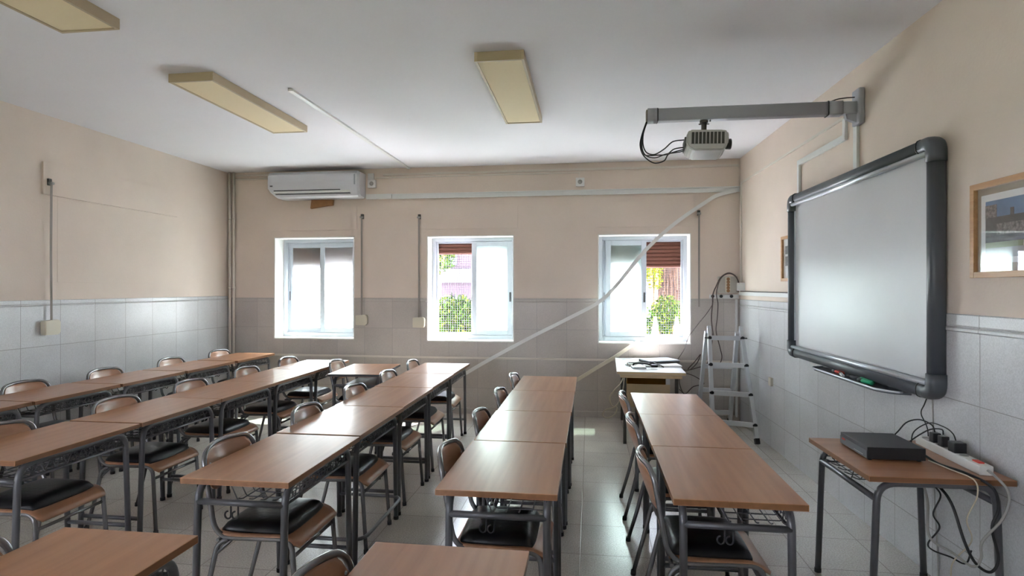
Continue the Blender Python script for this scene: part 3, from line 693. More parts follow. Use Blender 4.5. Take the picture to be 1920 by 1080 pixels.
# ------------------------------------------------------------------ pictures on the right wall
def picture(label, ya, yb, za, zb, kind):
    t = thing('framed_picture', label, 'picture'); on_rw(t)
    w = 0.028; mb = MB()
    mb.box((-0.028, ya, za), (-0.002, ya + w, zb), 0.002); mb.box((-0.028, yb - w, za), (-0.002, yb, zb), 0.002)
    mb.box((-0.028, ya + w, za), (-0.002, yb - w, za + w), 0.002); mb.box((-0.028, ya + w, zb - w), (-0.002, yb - w, zb), 0.002)
    mb.build('frame', M['frame_wood'], t)
    MB().box((-0.009, ya + w, za + w), (-0.004, yb - w, zb - w)).build('backing', mat('picture_mount', (0.42, 0.35, 0.27), 0.8) if kind == 'town' else M['paper'], t)
    if kind == 'town':
        pa, pb, qa, qb = ya + 0.055, yb - 0.055, za + 0.065, zb - 0.06
        pr = MB().box((-0.011, pa, qa), (-0.0095, pb, qb)).build('print', M['paper'], t)
        sky = mat('printed_sky', (0.10, 0.20, 0.36), 0.6, noise=(9, 0.35)); dk = mat('printed_buildings', (0.055, 0.05, 0.05), 0.6, noise=(40, 0.6))
        md = mat('printed_crowd', (0.18, 0.16, 0.15), 0.6, noise=(70, 0.8)); gr = mat('printed_lawn', (0.30, 0.36, 0.22), 0.6); gy = mat('printed_pavement', (0.42, 0.45, 0.48), 0.6)
        def P(nm, a, b, c, d, m, x=-0.0125): MB().box((x, pa + (pb - pa) * a, qa + (qb - qa) * c), (x + 0.001, pa + (pb - pa) * b, qa + (qb - qa) * d)).build(nm, m, pr)
        P('printed_sky', 0.06, 0.94, 0.62, 0.90, sky); P('printed_skyline', 0.06, 0.94, 0.30, 0.66, dk, -0.0130); P('printed_crowd', 0.10, 0.80, 0.40, 0.56, md, -0.0136)
        P('printed_tower', 0.80, 0.94, 0.66, 0.84, md, -0.0136); P('printed_tower', 0.36, 0.44, 0.66, 0.86, gy, -0.0136); P('printed_tower', 0.60, 0.64, 0.66, 0.76, dk, -0.0136)
        P('printed_lawn', 0.50, 0.94, 0.22, 0.30, gr); P('printed_pavement', 0.06, 0.94, 0.08, 0.22, gy)
    else:
        g = mat('printed_grey_photo', (0.16, 0.16, 0.16), 0.6, noise=(60, 0.6))
        for c, d in ((0.60, 0.78), (0.34, 0.55)):
            MB().box((-0.0105, yb - 0.13, za + (zb - za) * c), (-0.0092, yb - 0.07, za + (zb - za) * d)).build('print', g, t)
            MB().box((-0.0105, ya + 0.07, za + (zb - za) * c), (-0.0092, ya + 0.20, za + (zb - za) * d)).build('print', g, t)
    MB().box((-0.0175, ya + w * 0.8, za + w * 0.8), (-0.0165, yb - w * 0.8, zb - w * 0.8)).build('glass', M['glass'], t)
picture('oak-framed town photograph on the right wall, cut by the right photo edge', 2.42, 3.045, 1.598, 2.042, 'town')
picture('narrow oak-framed sheet with two small photos, half hidden behind the whiteboard', 5.22, 5.60, 1.610, 2.02, 'sheet')

# ------------------------------------------------------------------ projector on its wall arm
pa = thing('projector_mount', 'long grey projector arm reaching out from the right wall near the ceiling', 'projector mount')
yA, zA = 4.15, 2.760
def rsect(a, b, e=0.25):
    return [(a * math.copysign(abs(math.cos(t)) ** e, math.cos(t)), b * math.copysign(abs(math.sin(t)) ** e, math.sin(t))) for t in [2 * math.pi * (k + 0.5) / 24 for k in range(24)]]
xw = xr(yA)
MB().tube([(0.475, yA, zA), (xw - 0.22, yA, zA)], 0, sect=rsect(0.045, 0.035), up=(0, 0, 1)).build('beam', M['arm'], pa)
MB().tube([(0.405, yA, zA), (0.472, yA, zA)], 0, sect=rsect(0.048, 0.038), up=(0, 0, 1)).build('end_sleeve', M['arm'], pa)
MB().tube([(0.396, yA, zA), (0.406, yA, zA)], 0, sect=rsect(0.040, 0.030), up=(0, 0, 1)).build('end_cap', M['strap'], pa)
MB().tube([(0.471, yA, zA), (0.475, yA, zA)], 0, sect=rsect(0.049, 0.039), up=(0, 0, 1)).build('seam_ring', M['dark'], pa)
MB().tube([(xw - 0.22, yA, zA), (xw - 0.13, yA, zA)], 0, sect=rsect(0.048, 0.038), up=(0, 0, 1)).build('wall_sleeve', M['arm'], pa)
MB().tube([(xw - 0.223, yA, zA), (xw - 0.219, yA, zA)], 0, sect=rsect(0.050, 0.040), up=(0, 0, 1)).build('seam_ring', M['dark'], pa)
MB().tube([(xw - 0.13, yA, zA), (xw - 0.03, yA, zA)], 0, sect=rsect(0.042, 0.033), up=(0, 0, 1)).build('wall_socket', M['arm'], pa)
mb = MB().prism([(xw - 0.035, zA - 0.10), (xw - 0.035, zA + 0.045), (xw - 0.085, zA + 0.04), (xw - 0.11, zA - 0.03), (xw - 0.10, zA - 0.075)], 'Y', yA - 0.02, yA + 0.02, bev=0.003); mb.build('gusset', M['arm'], pa)
MB().box((xw - 0.040, yA - 0.055, zA - 0.115), (xw - 0.002, yA + 0.055, zA + 0.125), 0.010).build('wall_plate', M['arm'], pa)
MB().cyl((0.79, yA, zA - 0.045), (0.79, yA, zA - 0.062), 0.028, 18).build('mount_collar', M['plate'], pa)
MB().cyl((0.79, yA, zA - 0.06), (0.79, yA, zA - 0.125), 0.018, 18).build('mount_stem', M['plate'], pa)
MB().tube([(0.755, yA, zA - 0.070), (0.825, yA, zA - 0.070)], 0.004, 8).build('mount_bolt', M['plate'], pa)
MB().cyl((0.83, yA - 0.01, zA - 0.043), (0.83, yA - 0.01, zA - 0.056), 0.006, 8).build('screw', M['dark'], pa)
MB().box((0.735, yA - 0.05, zA - 0.137), (0.845, yA + 0.05, zA - 0.125), 0.003).build('mount_plate', M['plate'], pa)

pj = thing('projector', 'light grey projector hanging upside down from the wall arm', 'projector', (0.80, yA, 2.545), rz=-0.05)
pj.rotation_euler = (math.radians(-6), math.radians(2), -0.06)
poly = [(-0.125, -0.050), (-0.140, -0.02), (-0.135, 0.05), (-0.115, 0.073), (0.10, 0.070), (0.132, 0.060), (0.140, 0.02), (0.134, -0.03), (0.10, -0.075), (-0.09, -0.075)]
MB().prism(poly, 'Y', -0.11, 0.11, bev=0.010).build('case', M['proj'], pj)
mb = MB(); mb.box((-0.108, -0.1125, -0.03), (0.112, -0.1095, 0.052), 0.001); gp = mb.build('vent_grille', M['plate'], pj)
for k in range(10):
    x = -0.108 + k * 0.0244; MB().box((x - 0.0035, -0.1160, -0.03), (x + 0.0035, -0.1120, 0.052), 0.001).build('vent_fin', M['proj'], gp)
MB().lathe([(0.036, 0.132), (0.037, 0.160), (0.033, 0.164), (0.028, 0.158), (0.02, 0.152), (0.001, 0.150)], (0, -0.035, -0.008), 'X', 24).build('lens', M['dark'], pj)
MB().box((-0.146, -0.07, -0.035), (-0.136, 0.07, 0.035), 0.002).build('connector_panel', M['plate'], pj)
GP = 'cables drooping from the projector arm end'
def pc(label, pts, r=0.0045): cord('projector_cable', label, 'cable', pts, r, M['black_cable'], 10, 8, GP)
pc('lowest looping black cable between the projector arm end and the projector', [(0.400, 4.15, 2.725), (0.366, 4.14, 2.623), (0.354, 4.13, 2.548), (0.378, 4.12, 2.475), (0.446, 4.12, 2.424), (0.515, 4.12, 2.436), (0.545, 4.12, 2.480), (0.60, 4.12, 2.500), (0.655, 4.13, 2.515)])
pc('upper black cable from the projector arm end rising to the projector top socket', [(0.405, 4.15, 2.725), (0.378, 4.15, 2.64), (0.376, 4.15, 2.56), (0.40, 4.15, 2.505), (0.455, 4.15, 2.49), (0.52, 4.15, 2.525), (0.58, 4.15, 2.575), (0.655, 4.15, 2.585)])
pc('middle black cable between the projector arm end and the projector', [(0.402, 4.15, 2.725), (0.370, 4.16, 2.63), (0.364, 4.16, 2.545), (0.39, 4.16, 2.49), (0.47, 4.16, 2.486), (0.54, 4.16, 2.49), (0.59, 4.16, 2.525), (0.655, 4.16, 2.535)])
pc('inner black cable with a ferrite lump below the projector arm end', [(0.403, 4.15, 2.725), (0.368, 4.13, 2.60), (0.370, 4.13, 2.52), (0.40, 4.13, 2.475), (0.46, 4.13, 2.462), (0.53, 4.13, 2.485), (0.61, 4.13, 2.495), (0.655, 4.13, 2.505)], 0.004)
cord('arm_cable', 'short brown cable lying over the projector arm near the wall plate', 'cable', [(xw - 0.20, yA, zA + 0.050), (xw - 0.15, yA, zA + 0.066), (xw - 0.10, yA, zA + 0.072), (xw - 0.045, yA, zA + 0.074)], 0.004, M['brown_cable'])

# trunking on the right wall
def rbox(name, label, boxes, m=M['white_pvc'], cat='cable trunking', bev=0.003):
    mb = MB()
    for a, b in boxes: mb.box(a, b, bev)
    o = mb.build(name, m); on_rw(o); return tag(o, label, cat)
rbox('cable_trunking', 'white vertical trunking from projector arm plate down to the whiteboard', [((-0.022, 4.175, 2.342), (-0.001, 4.225, 2.655))])
rbox('cable_trunking', 'stepped white trunking left of the projector arm going down to the whiteboard', [((-0.022, 4.345, 2.60), (-0.001, 4.385, 2.75)), ((-0.022, 4.345, 2.595), (-0.0015, 5.225, 2.640)), ((-0.022, 5.185, 2.342), (-0.001, 5.225, 2.598))])
rbox('cable_conduit', 'slim cream conduit running high on right wall from corner to projector arm', [((-0.014, 4.385, 2.752), (-0.001, 6.95, 2.772))], M['trimpaint'], 'conduit')
rbox('cable_conduit', 'slim vertical cream conduit beside the room corner on the right wall', [((-0.02, 6.915, 1.62), (-0.001, 6.945, 2.750))], M['trimpaint'], 'conduit')
rbox('cable_trunking', 'white horizontal trunking on the right wall left of the whiteboard', [((-0.035, 5.30, 1.465), (-0.001, 6.93, 1.505))])
rbox('junction_box', 'small white junction box in the room corner above the right-wall trunking', [((-0.06, 6.80, 1.512), (-0.001, 6.92, 1.61))], M['white_pvc'], 'junction box')
rbox('wall_socket', 'small cream wall socket low on the right wall tiles behind the ladder', [((-0.035, 5.85, 0.60), (-0.0105, 5.92, 0.68))], M['cream'], 'socket')
cord('trunking_cable', 'dark thin cable lying on top of the right-wall trunking', 'cable', [tuple(rw(6.90, 1.515, 0.07)), tuple(rw(6.6, 1.512, 0.02)), tuple(rw(6.2, 1.509, 0.015)), tuple(rw(5.7, 1.509, 0.02)), tuple(rw(5.32, 1.509, 0.02))], 0.004, M['brown_cable'])

# ------------------------------------------------------------------ ceiling lamps
def lamp(label, x0, x1, y0, y1):
    t = thing('ceiling_light', label, 'ceiling light', ((x0 + x1) / 2, (y0 + y1) / 2, H), group='flat fluorescent ceiling lights')
    w, l = (x1 - x0) / 2, (y1 - y0) / 2; h = 0.062; e = 0.018; mb = MB()
    mb.box((-w, -l, -h), (-w + e, l, -0.001), 0.002); mb.box((w - e, -l, -h), (w, l, -0.001), 0.002)
    mb.box((-w + e, -l, -h), (w - e, -l + e, -0.001), 0.002); mb.box((-w + e, l - e, -h), (w - e, l, -0.001), 0.002)
    mb.build('frame', M['lampframe'], t)
    MB().box((-w + e, -l + e, -h + 0.006), (w - e, l - e, -h + 0.012)).build('diffuser', M['diffuser'], t)
    MB().box((-w + e, -l + e, -0.02), (w - e, l - e, -0.001)).build('housing', M['white_pvc'], t)
lamp('flat yellowed ceiling light above the left desk rows, ahead of the corner one', -2.94, -2.60, 3.70, 5.06)
lamp('flat yellowed ceiling light near the centre of the ceiling', -0.73, -0.41, 3.62, 5.04)
lamp('flat yellowed ceiling light cut by the top left corner of the photo', -2.975, -2.61, 1.54, 2.91)
o = MB().box((-0.020, -1.45, -0.018), (0.020, 1.445, -0.0005), 0.003).build('cable_trunking', M['white_pvc'], loc=(-2.245, 5.55, H)); tag(o, 'slim white trunking running across the ceiling to the window wall', 'cable trunking')

# ------------------------------------------------------------------ items on the window wall
ac = thing('air_conditioner', 'white split air conditioner mounted high above the left window', 'air conditioner', (-3.42, D, 2.68))
XA0, XA1 = -0.605, 0.605
def acp(k, sc=1.0): return
mb = MB()
prof = [(0, 0.0), (-0.155, 0.0), (-0.185, 0.02), (-0.205, 0.07), (-0.215, 0.12), (-0.218, 0.20), (-0.212, 0.29), (-0.19, 0.325), (0, 0.328)]
rings = []
xs = [XA0, XA0 + 0.012, XA0 + 0.05, 0.53, 0.575, XA1]
sc = [0.93, 0.98, 1, 1, 0.985, 0.90]
bq = mb.bm
for x, s_ in zip(xs, sc):
    rings.append([bq.verts.new((x + (0.10 * max(0, 0.10 - z) / 0.1 if x < -0.5 else 0), y * s_, 0.164 + (z - 0.164) * (s_ if s_ < 1 else 1))) for y, z in prof])
for A, B in zip(rings, rings[1:]):
    for j in range(len(prof)):
        f = bq.faces.new([A[j], A[(j + 1) % len(prof)], B[(j + 1) % len(prof)], B[j]]); f.smooth = False
bq.faces.new(rings[0]); bq.faces.new(rings[-1][::-1])
mb.build('body', mat('air_conditioner_white', (0.62, 0.62, 0.66), 0.3), ac)
MB().box((-0.52, -0.2105, 0.083), (0.36, -0.200, 0.104), 0.001).build('air_outlet', M['dark'], ac)
MB().box((-0.52, -0.2195, 0.060), (0.48, -0.188, 0.082), 0.004, rot=Matrix.Rotation(-0.25, 3, 'X')).build('louver', M['white_pvc'], ac)
MB().box((-0.50, -0.203, 0.042), (0.49, -0.190, 0.052), 0.001).build('outlet_slot', M['darkgrey'], ac)
MB().box((0.538, -0.2175, 0.15), (0.556, -0.2115, 0.28), 0.002).build('display_strip', mat('grey_display', (0.30, 0.31, 0.35), 0.3), ac)
mb = MB()
for k in range(3): mb.box((-0.565 + k * 0.012, -0.2195, 0.142), (-0.556 + k * 0.012, -0.2165, 0.158))
mb.build('badge', M['darkgrey'], ac)
tag(MB().prism([(-3.535, 2.565), (-3.52, 2.675), (-3.235, 2.675), (-3.240, 2.605)], 'Y', D - 0.05, D - 0.001, bev=0.002).build('cardboard_wedge', M['hardboard']), 'brown cardboard wedge stuck under the air conditioner', 'cardboard')

def wallbox(name, label, cat, boxes, m, bev=0.003):
    mb = MB()
    for a, b in boxes: mb.box(a, b, bev)
    return tag(mb.build(name, m), label, cat)
o = thing('cable_trunking', 'long grey-white trunking across the window wall above the windows', 'cable trunking', (-0.35, D, 2.70))
MB().box((-2.11, -0.016, -0.03), (2.08, -0.0005, 0.03), 0.002).build('base', M['white_pvc'], o)
MB().box((-2.11, -0.030, 0.022), (2.08, -0.014, 0.032), 0.001).build('flange', M['white_pvc'], o)
MB().box((-2.11, -0.030, -0.032), (2.08, -0.014, -0.022), 0.001).build('flange', M['white_pvc'], o)
wallbox('cable_trunking', 'short trunking piece between the air conditioner and the long trunking', 'cable trunking', [((-2.80, D - 0.035, 2.672), (-2.462, D - 0.0005, 2.735))], M['white_pvc'])
wallbox('cable_conduit', 'cream conduit just below the ceiling along the window wall', 'conduit', [((-2.58, D - 0.018, 2.965), (1.72, D - 0.0005, 2.992))], M['trimpaint'])
wallbox('cable_conduit', 'thin cream conduit between the two alarm sounders on the window wall', 'conduit', [((-2.69, D - 0.012, 2.935), (-0.115, D - 0.0005, 2.950)), ((-0.128, D - 0.012, 2.872), (-0.113, D - 0.0005, 2.949))], M['trimpaint'])
for lb, cx, cz in (('small square white alarm sounder right of the air conditioner', -2.722, 2.865), ('small square white alarm sounder between the middle and right windows', -0.11, 2.825)):
    t = thing('alarm_sounder', lb, 'alarm sounder', (cx, D, cz), group='alarm sounders on the window wall')
    MB().box((-0.052, -0.04, -0.05), (0.052, -0.0005, 0.05), 0.004).build('case', M['white_pvc'], t)
    MB().lathe([(0.027, -0.040), (0.027, -0.043), (0.019, -0.044), (0.017, -0.041), (0.001, -0.041)], (0, 0, 0), 'Y', 20).build('grille', M['grey_cable'], t)
wallbox('junction_box', 'small white junction box above the alarm sounder by the air conditioner', 'junction box', [((-2.775, D - 0.03, 2.918), (-2.70, D - 0.0005, 2.998))], M['white_pvc'])
# pipes in the left corner
for x, lb in ((-4.655, 'painted vertical pipe in the room corner, nearer the left wall'), (-4.600, 'painted vertical pipe in the room corner, nearer the windows')):
    t = thing('vertical_pipe', lb, 'pipe', (x, D - 0.03, 0), group='corner pipes')
    MB().cyl((0, 0, 0.001), (0, 0, H - 0.001), 0.016, 14).build('pipe', M['trimpaint'], t)
    for z in (0.35, 1.55, 2.45): MB().cyl((0, 0, z - 0.012), (0, 0, z + 0.012), 0.0205, 14).build('clamp', M['trimpaint'], t)
for z, lb in ((3.015, 'upper painted horizontal pipe from the corner to the air conditioner'), (2.965, 'lower painted horizontal pipe from the corner to the air conditioner')):
    tag(MB().cyl((-4.578, D - 0.022, z), (-4.02, D - 0.022, z), 0.011, 12).build('horizontal_pipe', M['trimpaint']), lb, 'pipe', 'pipes to the air conditioner')

# roller-shutter straps
def strap(label, p, top, boxz, axis='back', box=True):
    t = thing('shutter_strap', label, 'shutter strap', p, 0 if axis == 'back' else math.pi / 2, 'roller shutter straps')
    MB().box((-0.016, -0.035, top - 0.03), (0.016, -0.0005, top + 0.03), 0.004).build('guide', M['plate'], t)
    MB().lathe([(0.012, -0.02), (0.012, 0.02)], (0, -0.045, top - 0.01), 'X', 12).build('guide_roller', M['grey_cable'], t)
    MB().tube([(0, -0.045, top), (0, -0.040, (top + boxz) / 2), (0, -0.045, boxz + 0.06)], 0, sect=[(0.0012, 0.0105), (0.0012, -0.0105), (-0.0012, -0.0105), (-0.0012, 0.0105)], up=(0, 1, 0)).build('strap', M['strap'], t)
    if box:
        MB().prism([(-0.075, 0.06), (0.055, 0.068), (0.075, 0.05), (0.075, -0.045), (0.055, -0.065), (-0.075, -0.062)], 'Y', -0.065, -0.011, bev=0.006).build('winder_box', M['cream'], t)
        for ch in t.children:
            if ch.name.startswith('winder_box'): ch.location = (0, 0, boxz)
    return t
strap('grey shutter strap with cream winder box right of the left window', (-2.85, D, 0), 2.455, 1.145)
strap('grey shutter strap with cream winder box left of the middle window', (-2.105, D, 0), 2.44, 1.12)
strap('grey shutter strap hanging right of the window behind the ladder', (1.27, D, 0), 2.43, 1.27, box=False)
strap('long grey shutter strap with cream winder box on the left wall', (XL, 4.45, 0), 2.475, 1.205, axis='left')

# loose white trunking strip curling down across the window wall
sec = [(0.004, 0.018), (0.004, -0.018), (-0.004, -0.018), (-0.004, 0.018)]
t = thing('loose_trunking', 'long loose white trunking strip sagging from the corner across the right window', 'cable trunking', (1.70, 6.93, 2.67))
pts = [(1.70, 6.96, 2.685), (1.50, 6.95, 2.635), (1.374, 6.94, 2.57), (0.985, 6.93, 2.30), (0.651, 6.92, 1.99), (0.343, 6.91, 1.613), (0.125, 6.9, 1.392), (-0.284, 6.9, 1.168), (-0.668, 6.9, 0.973), (-1.057, 6.9, 0.762), (-1.419, 6.9, 0.554), (-1.75, 6.9, 0.34), (-2.1, 6.9, 0.02)]
MB().tube([p - Vector((1.70, 6.93, 2.67)) for p in smooth(pts, 6)], 0, sect=[(0.007, 0.021), (0.007, -0.021), (-0.007, -0.021), (-0.007, 0.021)], up=(0, 1, 0)).build('strip', mat('trunking_grey', (0.76, 0.76, 0.74), 0.4), t)
t = thing('loose_trunking', 'short loose white trunking offcut leaning below the right window', 'cable trunking', (0.56, 6.93, 0.9))
MB().tube([p - Vector((0.56, 6.93, 0.9)) for p in smooth([(0.58, 6.94, 0.93), (0.44, 6.93, 0.83), (0.28, 6.92, 0.72), (0.08, 6.90, 0.60), (-0.126, 6.88, 0.471), (-0.5, 6.85, 0.25), (-0.85, 6.80, 0.02)], 5)], 0, sect=[(0.008, 0.020), (0.008, -0.020), (-0.008, -0.020), (-0.008, 0.020)], up=(0, 1, 0)).build('strip', M['cream'], t)

# network cabinet and hook rail in the right corner
nb = thing('socket_box', 'grey wall box with a column of round sockets in the right corner', 'socket box', (1.60, D, 1.585))
MB().box((-0.115, -0.075, -0.095), (0.098, -0.0005, 0.10), 0.012).build('case', mat('grey_beige_plastic', (0.46, 0.43, 0.38), 0.5), nb)
pl = MB().box((-0.045, -0.083, -0.085), (0.012, -0.074, 0.09), 0.003).build('socket_panel', M['cream'], nb)
for k in range(5): MB().lathe([(0.019, -0.0835), (0.019, -0.088), (0.014, -0.088), (0.012, -0.085), (0.001, -0.085)], (-0.012, 0, 0.068 - k * 0.034), 'Y', 14).build('socket', M['hardboard'], pl)
hr = thing('hook_rail', 'short white rail with black knobs under the corner socket box', 'hook rail', (1.55, D, 1.45))
MB().box((-0.16, -0.030, -0.024), (0.17, -0.016, 0.024), 0.003).build('rail', M['white_pvc'], hr)
for x in (-0.13, -0.035, 0.08): MB().lathe([(0.007, -0.03), (0.007, -0.045), (0.018, -0.050), (0.019, -0.062), (0.012, -0.070), (0.001, -0.071)], (x, 0, 0.004), 'Y', 16).build('knob', M['dark'], hr)
wallbox('cable_conduit', 'vertical grey-white conduit dropping from the corner rail behind the ladder', 'conduit', [((1.68, D - 0.035, 0.05), (1.705, D - 0.0105, 1.42))], M['white_pvc'])
yc = 6.90
GK = 'cables looped over the corner socket box'
cord('looped_cable', 'dark cable looping over the socket box and down behind the ladder', 'cable', [(1.695, yc, 1.50), (1.70, yc, 1.60), (1.662, yc, 1.688), (1.585, yc, 1.722), (1.503, yc, 1.672), (1.45, yc, 1.57), (1.414, yc, 1.476), (1.41, yc, 1.37), (1.40, yc, 1.25), (1.40, yc, 1.15), (1.41, 6.85, 1.0)], 0.007, M['brown_cable'], group=GK)
cord('looped_cable', 'second dark cable looping over the socket box, hanging lower to the left', 'cable', [(1.69, yc - .01, 1.52), (1.69, yc - .01, 1.63), (1.64, yc - .01, 1.70), (1.57, yc - .01, 1.712), (1.50, yc - .01, 1.66), (1.46, yc - .01, 1.55), (1.455, yc, 1.46), (1.47, yc, 1.36), (1.462, yc, 1.2), (1.45, yc, 1.05), (1.50, 6.92, 0.85), (1.52, 6.93, 0.74), (1.48, 6.94, 0.62)], 0.0055, M['brown_cable'], group=GK)
cord('looped_cable', 'dark cable running from the corner rail knob down to the laptop', 'cable', [(1.42, 6.92, 1.44), (1.408, 6.90, 1.36), (1.33, 6.85, 1.25), (1.22, 6.75, 1.14), (1.10, 6.6, 1.02), (1.02, 6.45, 0.88), (0.95, 6.42, 0.78), (0.93, 6.40, 0.745)], 0.004, M['brown_cable'], group=GK)
cord('looped_cable', 'dark cable tangle hanging between the white table and the ladder', 'cable', [(0.97, 6.60, 0.70), (1.05, 6.8, 0.62), (1.15, 6.9, 0.60), (1.24, 6.92, 0.68), (1.28, 6.92, 0.78), (1.22, 6.92, 0.70), (1.14, 6.92, 0.60), (1.26, 6.92, 0.63), (1.35, 6.93, 0.66), (1.40, 6.93, 0.85), (1.42, 6.93, 1.05)], 0.006, M['brown_cable'])
cord('looped_cable', 'dark cable drooping from beneath the white table towards the ladder', 'cable', [(0.98, 6.5, 0.66), (1.02, 6.75, 0.45), (1.10, 6.9, 0.32), (1.2, 6.93, 0.40), (1.32, 6.93, 0.44), (1.22, 6.93, 0.52), (1.10, 6.9, 0.56), (1.0, 6.8, 0.57)], 0.005, M['brown_cable'])
cord('looped_cable', 'dark cable falling to the floor behind the ladder left leg', 'cable', [(1.03, 6.85, 0.38), (1.10, 6.92, 0.30), (1.14, 6.92, 0.15), (1.20, 6.9, 0.01), (1.4, 6.8, 0.006)], 0.005, M['brown_cable'])

# ------------------------------------------------------------------ teacher table by the window
tt = thing('side_table', 'small white-topped table with open shelf below the right window', 'table', (0.62, 6.33, 0), rz=-0.03)
MB().box((-0.335, -0.58, 0.70), (0.325, 0.58, 0.728), 0.002, mi=0, side_mi=1).build('tabletop', [M['laminate'], M['birch']], tt)
MB().box((-0.30, -0.56, 0.665), (0.29, 0.56, 0.70), 0.002).build('apron', M['birch'], tt)
for x in (-0.255, 0.245):
    for y in (-0.50, 0.54): MB().box((x - 0.016, y - 0.016, 0.0), (x + 0.016, y + 0.016, 0.665), 0.003).build('leg', M['leg_dark'], tt)
mb = MB(); mb.box((-0.235, -0.10, 0.30), (-0.220, 0.50, 0.665)); mb.box((0.205, -0.10, 0.30), (0.222, 0.50, 0.665)); mb.box((-0.22, -0.10, 0.30), (0.205, 0.50, 0.312)); mb.box((-0.22, 0.485, 0.30), (0.205, 0.50, 0.665)); mb.box((-0.22, -0.09, 0.52), (0.205, 0.485, 0.532))
mb.build('shelf_box', M['yellow'], tt)
MB().box((-0.235, -0.118, 0.29), (0.222, -0.100, 0.535), 0.002).build('front_panel', M['tan'], tt)
MB().box((0.178, -0.118, 0.535), (0.222, -0.100, 0.665), 0.002).build('side_post', M['laminate'], tt)
Zt = 0.728
box_thing('paper_stack', 'white paper stack under the laptop on the white-topped table', 'paper', (0.55, 6.12, Zt), (0.93, 6.50, Zt + 0.018), M['paper'], 0.002, rz=0.12)
lp = thing('laptop', 'closed silver-blue laptop on the papers of the white-topped table', 'laptop', (0.75, 6.42, Zt + 0.019), rz=0.42)
MB().box((-0.18, -0.125, 0.0), (0.18, 0.125, 0.017), 0.004).build('base', M['dark'], lp)
MB().box((-0.18, -0.125, 0.0165), (0.18, 0.125, 0.030), 0.003).build('lid', M['lid'], lp)
for x in (-0.1, 0.1): MB().cyl((x - 0.02, 0.125, 0.018), (x + 0.02, 0.125, 0.018), 0.005, 8).build('hinge', M['dark'], lp)
wc = thing('document_camera', 'small silver folded document camera at the front of the white-topped table', 'camera', (0.50, 6.02, Zt), rz=0.1)
MB().box((-0.07, -0.06, 0.0), (0.07, 0.06, 0.022), 0.008).build('base', M['alum'], wc)
MB().tube(smooth([(-0.05, 0.05, 0.02), (-0.03, 0.04, 0.045), (0.06, 0.0, 0.05), (0.13, -0.01, 0.035)], 6), 0.010, 8).build('arm', M['dark'], wc)
MB().box((0.12, -0.035, 0.012), (0.19, 0.01, 0.04), 0.008).build('head', M['dark'], wc)
cord('tangled_lead', 'black lead coiled beside the laptop on the white-topped table', 'cable', [(0.43, 6.20, Zt + 0.006), (0.41, 6.30, Zt + 0.02), (0.48, 6.36, Zt + 0.012), (0.54, 6.28, Zt + 0.03), (0.60, 6.2, Zt + 0.026), (0.66, 6.24, Zt + 0.026), (0.72, 6.15, Zt + 0.024), (0.76, 6.10, Zt + 0.005)], 0.006, M['black_cable'])
cord('tangled_lead', 'pale lead curled at the left edge of the white-topped table', 'cable', [(0.42, 6.12, Zt + 0.006), (0.38, 6.20, Zt + 0.012), (0.42, 6.27, Zt + 0.008), (0.50, 6.24, Zt + 0.014), (0.45, 6.16, Zt + 0.012), (0.40, 6.24, Zt + 0.018)], 0.006, M['grey_cable'])
cord('hanging_flex', 'beige flex hanging in loops from the left edge of the white-topped table', 'cable', [(0.33, 5.80, 0.66), (0.30, 5.78, 0.60), (0.25, 5.76, 0.55), (0.20, 5.76, 0.47), (0.22, 5.76, 0.39), (0.27, 5.76, 0.37), (0.24, 5.75, 0.30), (0.17, 5.75, 0.27), (0.13, 5.75, 0.30), (0.16, 5.75, 0.35), (0.25, 5.76, 0.38), (0.31, 5.78, 0.47), (0.335, 5.80, 0.58), (0.345, 5.81, 0.66)], 0.006, M['beige_cable'])

# ------------------------------------------------------------------ ladder
ld = thing('folding_ladder', 'aluminium folding step ladder standing in the corner by the white table', 'ladder', (1.45, 6.4, 0))
O = Vector((1.45, 6.4, 0))
TL, TR = Vector((1.268, 6.38, 1.10)), Vector((1.590, 6.36, 1.10))
FL, FR = Vector((1.255, 6.10, 0)), Vector((1.648, 5.965, 0))
BL, BR = Vector((1.235, 6.86, 0)), Vector((1.590, 6.86, 0))
rs = [(0.028 * x, 0.018 * y) for x, y in ((1, 1), (-1, 1), (-1, -1), (1, -1))]
def rail(a, b, nm='rail'):
    r_ = MB().tube([a - O, b + (a - b).normalized() * 0.05 - O], 0, sect=rs, up=(0, 1, 0)).build(nm, M['alum'], ld)
    d = (a - b).normalized(); MB().tube([b + d * 0.006 - O, b + d * 0.06 - O], 0, sect=[(1.12 * x, 1.12 * y) for x, y in rs], up=(0, 1, 0)).build('rubber_foot', M['rubber'], r_); return r_
for a, b in ((TL, FL), (TR, FR)): rail(a, b)
for a, b in ((TL + Vector((-0.022, 0.02, -0.02)), BL), (TR + Vector((-0.035, 0.02, -0.02)), BR)): rail(a, b)
def mixv(a, b, z): t = (a.z - z) / (a.z - b.z); return a + (b - a) * t
for z in (1.02, 0.745, 0.462, 0.178):
    a, b = mixv(TL, FL, z), mixv(TR, FR, z)
    r_ = MB().tube([a - O, b - O], 0, sect=[(0.023 * x, 0.014 * y) for x, y in ((1, 1), (-1, 1), (-1, -1), (1, -1))], up=(0, 0, 1)).build('rung', M['alum'], ld)
    for p, s_ in ((a, -1), (b, 1)): MB().lathe([(0.016, -0.032), (0.022, -0.026), (0.022, 0.0), (0.014, 0.002)], p - O, 'Y', 14).build('lock_knob', M['dark'], r_)
for z in (0.69, 0.41, 0.14):
    a, b = mixv(TL + Vector((-0.022, 0.02, -0.02)), BL, z), mixv(TR + Vector((-0.035, 0.02, -0.02)), BR, z)
    MB().tube([a - O, b - O], 0, sect=[(0.023 * x, 0.014 * y) for x, y in ((1, 1), (-1, 1), (-1, -1), (1, -1))], up=(0, 0, 1)).build('rung', M['alum'], ld)
